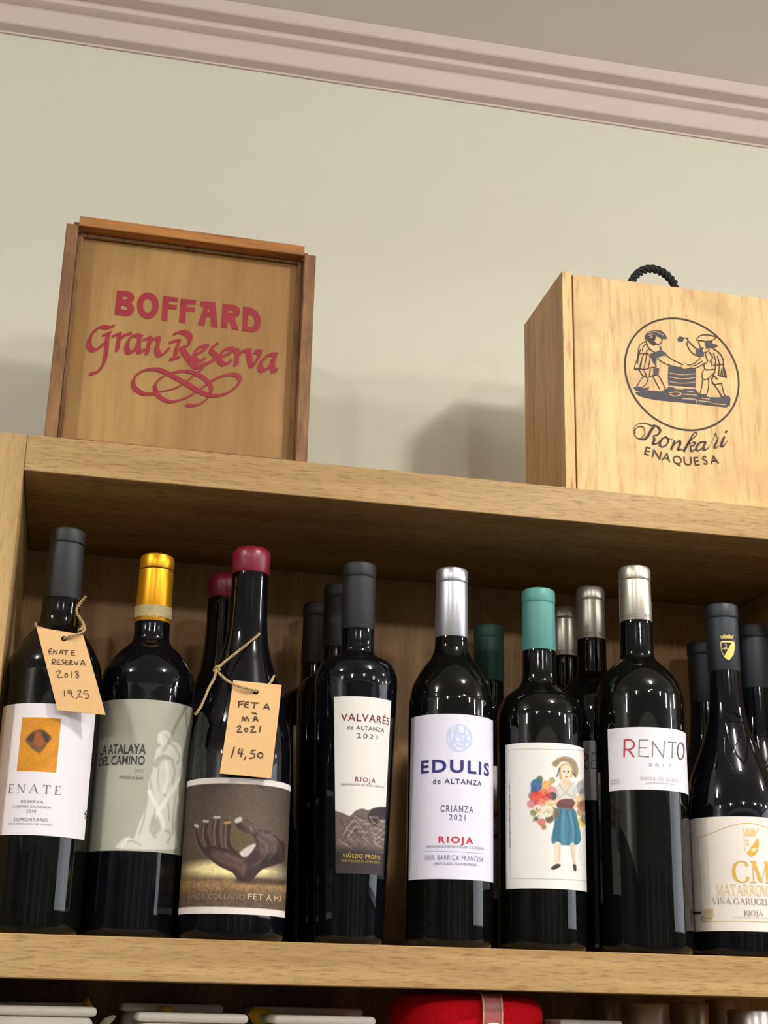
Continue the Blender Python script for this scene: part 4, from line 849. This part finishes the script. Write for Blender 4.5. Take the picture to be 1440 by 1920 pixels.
bm_obj('embossed_crest', bm, M['glass_b'], part_of(B8, 'glass_body'), 60)

# --- bottles behind the front row
def behind(src, x, y, label, group=None, capmat=None, drop=(), sc=1.0):
    c = copy_tree(src); c.scale = (sc, sc, 1); c.location = (x, y, src.location.z); c['label'] = label
    for ch in list(c.children_recursive):
        if any(ch.name.startswith(d) for d in drop): bpy.data.objects.remove(ch)
        elif capmat and ch.name.split('.')[0] == 'capsule':
            ch.data = ch.data.copy(); ch.data.materials[0] = capmat
    if group: c['group'] = group
    elif 'group' in c: del c['group']
    return c
behind(B3, 0.1745, 0.122, 'red wax topped bottle half hidden behind the one with the hand label', 'red wax topped bottles'); B3['group'] = 'red wax topped bottles'
behind(B4, 0.2735, 0.110, 'black capped tapering bottle directly behind the vine label bottle', 'tapering black bottles'); B4['group'] = 'tapering black bottles'
behind(B4, 0.2660, 0.177, 'black capped tapering bottle at the back, shortest looking of its file', 'tapering black bottles')
behind(B6, 0.4285, 0.176, 'shadowed dark teal capped bottle between silver and bright teal capsules', 'teal capped bottles', capmat=plain('deep_teal_foil', (50, 90, 80), .5))  # teal foil made darker: the back row's shade is put into its colour
behind(B7, 0.5050, 0.1085, 'champagne capped bottle just left of the front champagne capped one', 'champagne capped bottles', sc=.95)
behind(B7, 0.5040, 0.1795, 'rearmost champagne capped bottle peeping past the teal capsule', 'champagne capped bottles', sc=.95)
behind(B8, 0.6420, 0.1740, 'black capped bottle in shadow behind and left of the gold crest capsule', 'sloping shouldered bottles', drop=('printed_crest',)); B8['group'] = 'sloping shouldered bottles'
B9 = behind(B8, 0.6580, 0.0985, 'black capped bottle in shadow to the right of the gold crest capsule', 'sloping shouldered bottles', drop=('printed_crest',))

# ------------------------------------------------------------------ price tags
def price_tag(label, corners, hole, plane, strokes, K, w, strings, depth, loop):
    o = np.mean([plane.xyz(np.array([plane.uv(*c)]), 0)[0] for c in corners], axis=0)
    t = thing('price_tag', label, 'price tag', tuple(o))
    Q = np.array([plane.uv(*c) for c in corners]); hc = plane.uv(*hole)
    out = []
    for i in range(4):
        a, b = Q[i], Q[(i+1) % 4]
        for k in np.linspace(0, 1, 8, endpoint=False): out.append(a+(b-a)*k)
    out = np.array(out); hl = np.array([(hc[0]+.0022*math.cos(a), hc[1]+.0022*math.sin(a)) for a in np.linspace(0, 2*math.pi, 20, endpoint=False)])
    allp = np.vstack([out, hl]); n = len(allp); tri = tessellate_polygon([[Vector((*p, 0)) for p in out], [Vector((*p, 0)) for p in hl]])
    cen = out.mean(0); ln = np.ptp(out[:, 1])
    def bend(p, off): return plane.xyz(p, 0)+np.outer(off-.0012*((p[:, 1]-cen[1])/(ln/2))**2+.0006, plane.n)*np.array([1, 1, 1])
    V = np.vstack([bend(allp, 0), bend(allp, -.0005)]); F = [tuple(f) for f in tri]+[tuple(i+n for i in reversed(f)) for f in tri]
    no = len(out)
    F += [(i, (i+1) % no, n+(i+1) % no, n+i) for i in range(no)]+[(no+i, n+no+i, n+no+(i+1) % 20, no+(i+1) % 20) for i in range(20)]
    mesh_obj('card', V, F, M['kraft'], t)
    class Bent(Plane):
        def xyz(s, uv, off): return bend(np.asarray(uv, float), off)
    pl = Bent(plane.o, plane.eu, plane.ev); P = Print(pl)
    for s_ in strokes: P.line(K, s_, w, (66, 44, 34))
    P.build('handwriting', part_of(t, 'card'), vcol('pen_ink', .6))
    for pts in strings: tube('string', pts, .00105, M['jute'], t, 8, 1500, 2, 12)
    tube('string', loop, .00105, M['jute'], t, 8, 1500, 2, 8)
    return t
ell = lambda cx, cy, rx, ry: [(cx+rx*math.cos(a), cy+ry*math.sin(a)) for a in np.linspace(-1.6, 4.8, 12)]
def inclined(p_top, y_top, p_bot, y_bot):
    a = hit_y(*p_top, y_top); b = hit_y(*p_bot, y_bot); ev = (a-b); ev = np.array([0, ev[1], ev[2]]); ev /= np.linalg.norm(ev); return Plane(b, (1, 0, 0), ev)
pl = inclined((110, 1183), .0040, (150, 1336), -.0060)
S1 = [[(212, 440), (145, 468), (150, 562), (212, 552)], [(150, 508), (200, 502)], [(240, 562), (252, 472), (312, 562), (328, 478)], [(365, 572), (420, 465), (452, 572)], [(380, 532), (445, 528)], [(460, 482), (582, 480)], [(530, 485), (520, 582)], [(722, 475), (650, 492), (640, 560), (662, 590), (722, 590)], [(648, 532), (710, 528)],
      [(210, 812), (225, 690), (282, 692), (280, 740), (230, 756), (302, 802)], [(390, 690), (335, 702), (332, 792), (402, 802)], [(335, 746), (392, 742)], [(482, 690), (432, 712), (482, 762), (430, 802)], [(562, 700), (512, 720), (512, 802), (572, 806)], [(512, 756), (562, 752)], [(610, 816), (616, 716), (668, 728), (620, 766), (692, 812)], [(710, 720), (760, 812), (802, 710)], [(850, 822), (900, 700), (962, 832)], [(865, 782), (942, 776)],
      [(300, 970), (370, 935), (402, 970), (332, 1076), (452, 1082)], ell(530, 1042, 30, 45), [(655, 960), (652, 1090)], [(795, 945), (735, 958), (780, 1012), (812, 1062), (780, 1102), (750, 1070), (802, 992), (795, 948)],
      [(490, 1370), (490, 1512)], [(642, 1392), (590, 1370), (572, 1420), (622, 1442), (642, 1392), (652, 1482), (702, 1542)], [(772, 1530), (760, 1572)], [(790, 1392), (842, 1370), (852, 1412), (802, 1512), (892, 1532)], [(1012, 1380), (942, 1392), (930, 1452), (1002, 1452), (1042, 1502), (1012, 1552), (960, 1552)]]
k3y = lambda lst: [hit_y(*k3(x, y), d) for x, y, d in lst]
st1 = [k3y([(450, 905, .0065), (480, 888, .0010), (530, 875, .0010), (580, 858, .004), (602, 832, .010), (588, 785, .016), (555, 735, .017), (545, 690, .018), (570, 645, .018), (592, 620, .018), (610, 597, .018)])]
N1 = (.038, .038)
lp1 = [N1+np.array([math.sin(a), -math.cos(a)])*rr for a, rr in [(t, .0175+.004*max(0, math.cos(t))) for t in np.linspace(.9, 2*math.pi-.55, 16)]]
lp1 = [np.array([p[0], p[1], .2345-.010*max(0, math.cos(t))]) for p, t in zip(lp1, np.linspace(.9, 2*math.pi-.55, 16))]
price_tag('kraft price tag tilted over the bottle with the orange picture label', [(68, 1175), (155.7, 1189.6), (198, 1340), (108, 1331)], (120, 1197.5), pl, S1, t1, 17, st1, .01, lp1)
pl = inclined((482, 1280), .0035, (460, 1455), -.0075)
S2 = [[(402, 490), (402, 602)], [(390, 490), (512, 480)], [(402, 546), (482, 536)], [(602, 500), (532, 512), (522, 590), (592, 602)], [(526, 552), (592, 542)], [(650, 510), (792, 520)], [(722, 516), (702, 622)], [(900, 642), (960, 540), (1012, 652)], [(920, 612), (1002, 606)],
      [(468, 882), (490, 800), (528, 872), (560, 800), (605, 882)], [(690, 882), (732, 790), (782, 882)], [(702, 852), (772, 846)], [(668, 705), (695, 735), (728, 720), (762, 745)],
      [(370, 1002), (420, 970), (432, 1010), (372, 1100), (462, 1100)], ell(550, 1056, 28, 38), [(640, 1002), (692, 980), (702, 1010), (642, 1100), (742, 1100)], [(836, 980), (816, 1100)],
      [(312, 1400), (255, 1612)], [(420, 1430), (392, 1510), (482, 1532)], [(472, 1440), (442, 1592)], [(542, 1590), (512, 1650)], [(732, 1460), (662, 1472), (650, 1520), (712, 1540), (712, 1602), (622, 1622)], ell(830, 1562, 50, 50)]
k5y = lambda lst: [hit_y(*k5(x, y), d) for x, y, d in lst]
st2 = [k5y([(280, 835, .010), (330, 790, .012), (400, 735, .014), (470, 680, .016), (520, 640, .018), (548, 612, .018)]),
       k5y([(280, 830, .009), (305, 865, .006), (350, 905, .003), (410, 935, .0005), (470, 953, -.0005), (515, 966, .0005), (524, 972, .005)]),
       k5y([(282, 838, .008), (268, 890, .004), (235, 950, .000), (195, 1045, -.003), (165, 1095, -.004), (148, 1112, -.004)]),
       k5y([(272, 826, .0085), (292, 815, .0075), (296, 840, .0075), (272, 848, .0085), (266, 830, .009)])]
lp2 = k5y([(285, 828, .010), (300, 815, .022), (330, 800, .050), (420, 790, .066), (540, 795, .066), (605, 815, .050), (632, 860, .032), (622, 900, .014), (596, 935, .0055)])
price_tag('kraft price tag tied on the red wax topped front bottle', [(437.6, 1275), (528.4, 1284), (508.5, 1459), (412.3, 1449.7)], (479.5, 1297), pl, S2, t2, 24, st2, .01, lp2)

# ------------------------------------------------------------------ lower shelf
ZS = -.2146
M['tub'] = plain('white_card', (226, 220, 210), .5, noise=.03, nscale=40)
M['lidgrey'] = plain('clear_lid_film', (150, 142, 132), .35)
def tub(label, px0, px1, ptop, yf, yb_, group):
    a = hit_y(px0, ptop, yf); b = hit_y(px1, ptop, yf); z = float((a[2]+b[2])/2)
    t = thing('food_tub', label, 'food tub', ((a[0]+b[0])/2, (yf+yb_)/2, ZS), group)
    bm = bmesh.new(); add_box(bm, a[0]+.002, b[0]-.002, yf+.002, yb_-.002, ZS, z-.006, .007, 4); bm_obj('tub', bm, M['tub'], t, 40)
    bm = bmesh.new(); add_box(bm, a[0], b[0], yf, yb_, z-.0065, z, .003, 3)
    bm_obj('lid', bm, M['tub'], t, 40)
G_ = 'white food tubs on the lower shelf'
tub('front white food tub under the orange picture bottle, cut by the photo edge', -60, 183, 1886, .024, .100, G_)
tub('front white food tub standing below the two kraft tagged bottles', 257, 467, 1900, .024, .100, G_)
tub('front white food tub beside the red gift bundle', 514, 706, 1905, .024, .100, G_)
tub('rear white tub behind the tub at the left edge', -40, 176, 1879, .112, .196, G_)
tub('rear white tub glimpsed above the middle tub', 229, 420, 1882, .112, .196, G_)
tub('rear white tub behind the one next to the red bundle', 476, 682, 1889, .112, .196, G_)
M['leaf'] = plain('amber_leaf', (250, 196, 66), .6, noise=.2, nscale=200); M['petal'] = plain('pale_petal', (196, 184, 164), .6)
def leaf(label, pts, y, material):
    """a cupped leaf with a fold along its middle"""
    Q = np.array([hit_y(*p, y) for p in pts]); c = Q.mean(0)+np.array([0, -.005, 0]); V = []; F = []
    n = len(Q); back = Q+np.array([0, .0012, 0]); c2 = c+np.array([0, .0012, 0])
    V = list(Q)+[c]+list(back)+[c2]
    for i in range(n): F += [(i, (i+1) % n, n), (n+1+(i+1) % n, n+1+i, 2*n+1), (i, n+1+i, n+1+(i+1) % n, (i+1) % n)]
    o = mesh_obj('decorative_leaf', V, F, material, None, 60); tag(o, label, 'leaf ornament', 'leaf ornaments among the tubs'); return o
leaf('small amber leaf tip standing upright behind the left edge tub', [(151, 1881), (160, 1874), (165, 1870), (173, 1885), (172, 1900), (155, 1900)], .106, M['leaf'])
leaf('thin amber leaf lying flat across the left edge tub', [(42, 1893), (55, 1888), (72, 1886), (80, 1889), (70, 1893), (55, 1894)], .104, M['leaf'])
leaf('amber leaf poking up over the middle tub', [(293, 1895), (300, 1887), (312, 1883), (325, 1890), (327, 1900), (312, 1906), (298, 1906)], .106, M['leaf'])
leaf('largest amber leaf, between the middle and third tubs', [(465, 1902), (476, 1889), (496, 1889), (515, 1897), (523, 1908), (512, 1925), (490, 1930), (474, 1918)], .106, M['leaf'])
leaf('pale petal in the gap right of the left edge tub', [(186, 1921), (196, 1909), (212, 1903), (218, 1905), (214, 1912), (202, 1925)], .060, M['petal'])
# red felt bundle
a = hit_y(738, 1890, .075); b = hit_y(1010, 1890, .075); xc = (a[0]+b[0])/2; rw = (b[0]-a[0])/2*.94
rt = thing('gift_bundle', 'red felt gift bundle tied with a sheer ribbon on the lower shelf', 'gift', (xc, .085, ZS))
M['felt'] = plain('red_felt', (196, 14, 28), .95, noise=.14, nscale=350, spec=.1, bump=.5)
def pillow(name, z0, z1, rx, ry, e, material, par, nx=64, nz=16, wob=0.0):
    V = []; F = []
    for j in range(nz+1):
        ph = -math.pi/2+math.pi*j/nz; cz_ = math.copysign(abs(math.sin(ph))**e, math.sin(ph)); cr_ = abs(math.cos(ph))**.32
        for i in range(nx):
            th = 2*math.pi*i/nx; c_, s_ = math.cos(th), math.sin(th); k = (abs(c_)**3.2+abs(s_)**3.2)**(-1/3.2)*(1+wob*math.sin(7*th))
            V.append((xc+rx*cr_*k*c_, .085+ry*cr_*k*s_, (z0+z1)/2+(z1-z0)/2*cz_))
    for j in range(nz):
        for i in range(nx): F.append((j*nx+i, j*nx+(i+1) % nx, (j+1)*nx+(i+1) % nx, (j+1)*nx+i))
    return mesh_obj(name, V, F, material, par, 80)
pillow('felt_roll', -.0660, -.0318, rw, .068, .7, M['felt'], rt, wob=.008); pillow('felt_wrap', ZS, -.0560, rw*.95, .064, .35, M['felt'], rt, wob=.012)
ra_, rb_ = hit_y(907, 1880, .012), hit_y(942, 1880, .012)
M['sheer'] = plain('sheer_ribbon', (160, 84, 86), .4, noise=.05, nscale=300); M['hem'] = plain('ribbon_hem', (186, 150, 120), .4)
def ribbon(name, x0, x1, material, off):
    V = []; F = []; prof_ = [(.030, -.0318), (.022, -.0322), (.0168, -.0345), (.0145, -.040), (.0138, -.048), (.0145, -.055), (.0165, -.061), (.0185, -.0660), (.0190, -.10), (.0200, -.19)]
    for (y_, z_) in prof_: V += [(x0, y_-off, z_+off*.3), (x1, y_-off, z_+off*.3), (x0, y_-off+.0006, z_), (x1, y_-off+.0006, z_)]
    for i in range(len(prof_)-1):
        k = 4*i; F += [(k, k+1, k+5, k+4), (k+2, k+6, k+7, k+3), (k, k+4, k+6, k+2), (k+1, k+3, k+7, k+5)]
    return mesh_obj(name, V, F, material, rt, 50)
ribbon('ribbon', ra_[0], rb_[0], M['sheer'], .0012); ribbon('ribbon_edge', ra_[0]-.0006, ra_[0]+.0007, M['hem'], .0018); ribbon('ribbon_edge', rb_[0]-.0007, rb_[0]+.0006, M['hem'], .0018)
pz = hit_y(925, 1921, .010); box('gold_clasp', pz[0]-.0045, pz[0]+.0045, .0085, .0120, pz[2]-.006, pz[2]+.0012, plain('gold_clasp', (236, 214, 150), .3, .6), rt, .0012, 2)
# dark metal caps at the right of the lower shelf
M['tin'] = plain('dark_metal', (176, 150, 122), .36, .6); M['steel'] = plain('brushed_steel', (178, 172, 166), .3, .95); M['dkglass'] = glass('dark_jar_glass', (14, 13, 12))
def jar(label, pc, ptop, y, r, material, taper=0.0):
    c = hit_y(pc, ptop, y-r); x_ = float(hit_y(pc, ptop, y)[0]); z_ = float(c[2])
    j = thing('storage_jar', label, 'jar', (x_, y, ZS), 'metal lidded jars on the lower shelf')
    lathe('jar_body', [(r*.95, ZS), (r*1.25, ZS+.01), (r*1.25, z_-.065), (r*1.0, z_-.045), (r*.93, z_-.034)], x_, y, M['dkglass'], j, 48, 40)
    lathe('lid', [(r*(.97-taper), z_-.036), (r*(1-taper), z_-.034), (r, z_-.0016), (r*.97, z_-.0004), (r*.9, z_), (.0006, z_)], x_, y, material, j, 48, 40)
jar('brushed steel lidded jar nearest the right edge', 1418, 1893, .045, .0235, M['steel'])
jar('bronze lidded jar second from the grey carton', 1212, 1880, .085, .0185, M['tin'], .12)
jar('small bronze lidded jar right behind the grey carton', 1143, 1868, .165, .0165, M['tin'], .05)
jar('bronze lidded jar just left of the steel lidded one', 1352, 1874, .150, .0140, M['tin'], .05)
jar('dim bronze lidded jar midway between the other bronze lids', 1292, 1880, .120, .0165, M['tin'], .10)
a = hit_y(1012, 1911, .03); b = hit_y(1156, 1907, .03)
box('carton', xc+rw+.002, b[0], .018, .125, ZS, float(a[2]), plain('grey_board', (150, 140, 130), .6, noise=.05, nscale=60), None, .001); tag(bpy.data.objects['carton'], 'flat grey carton between the red bundle and the bronze jar lids', 'carton')
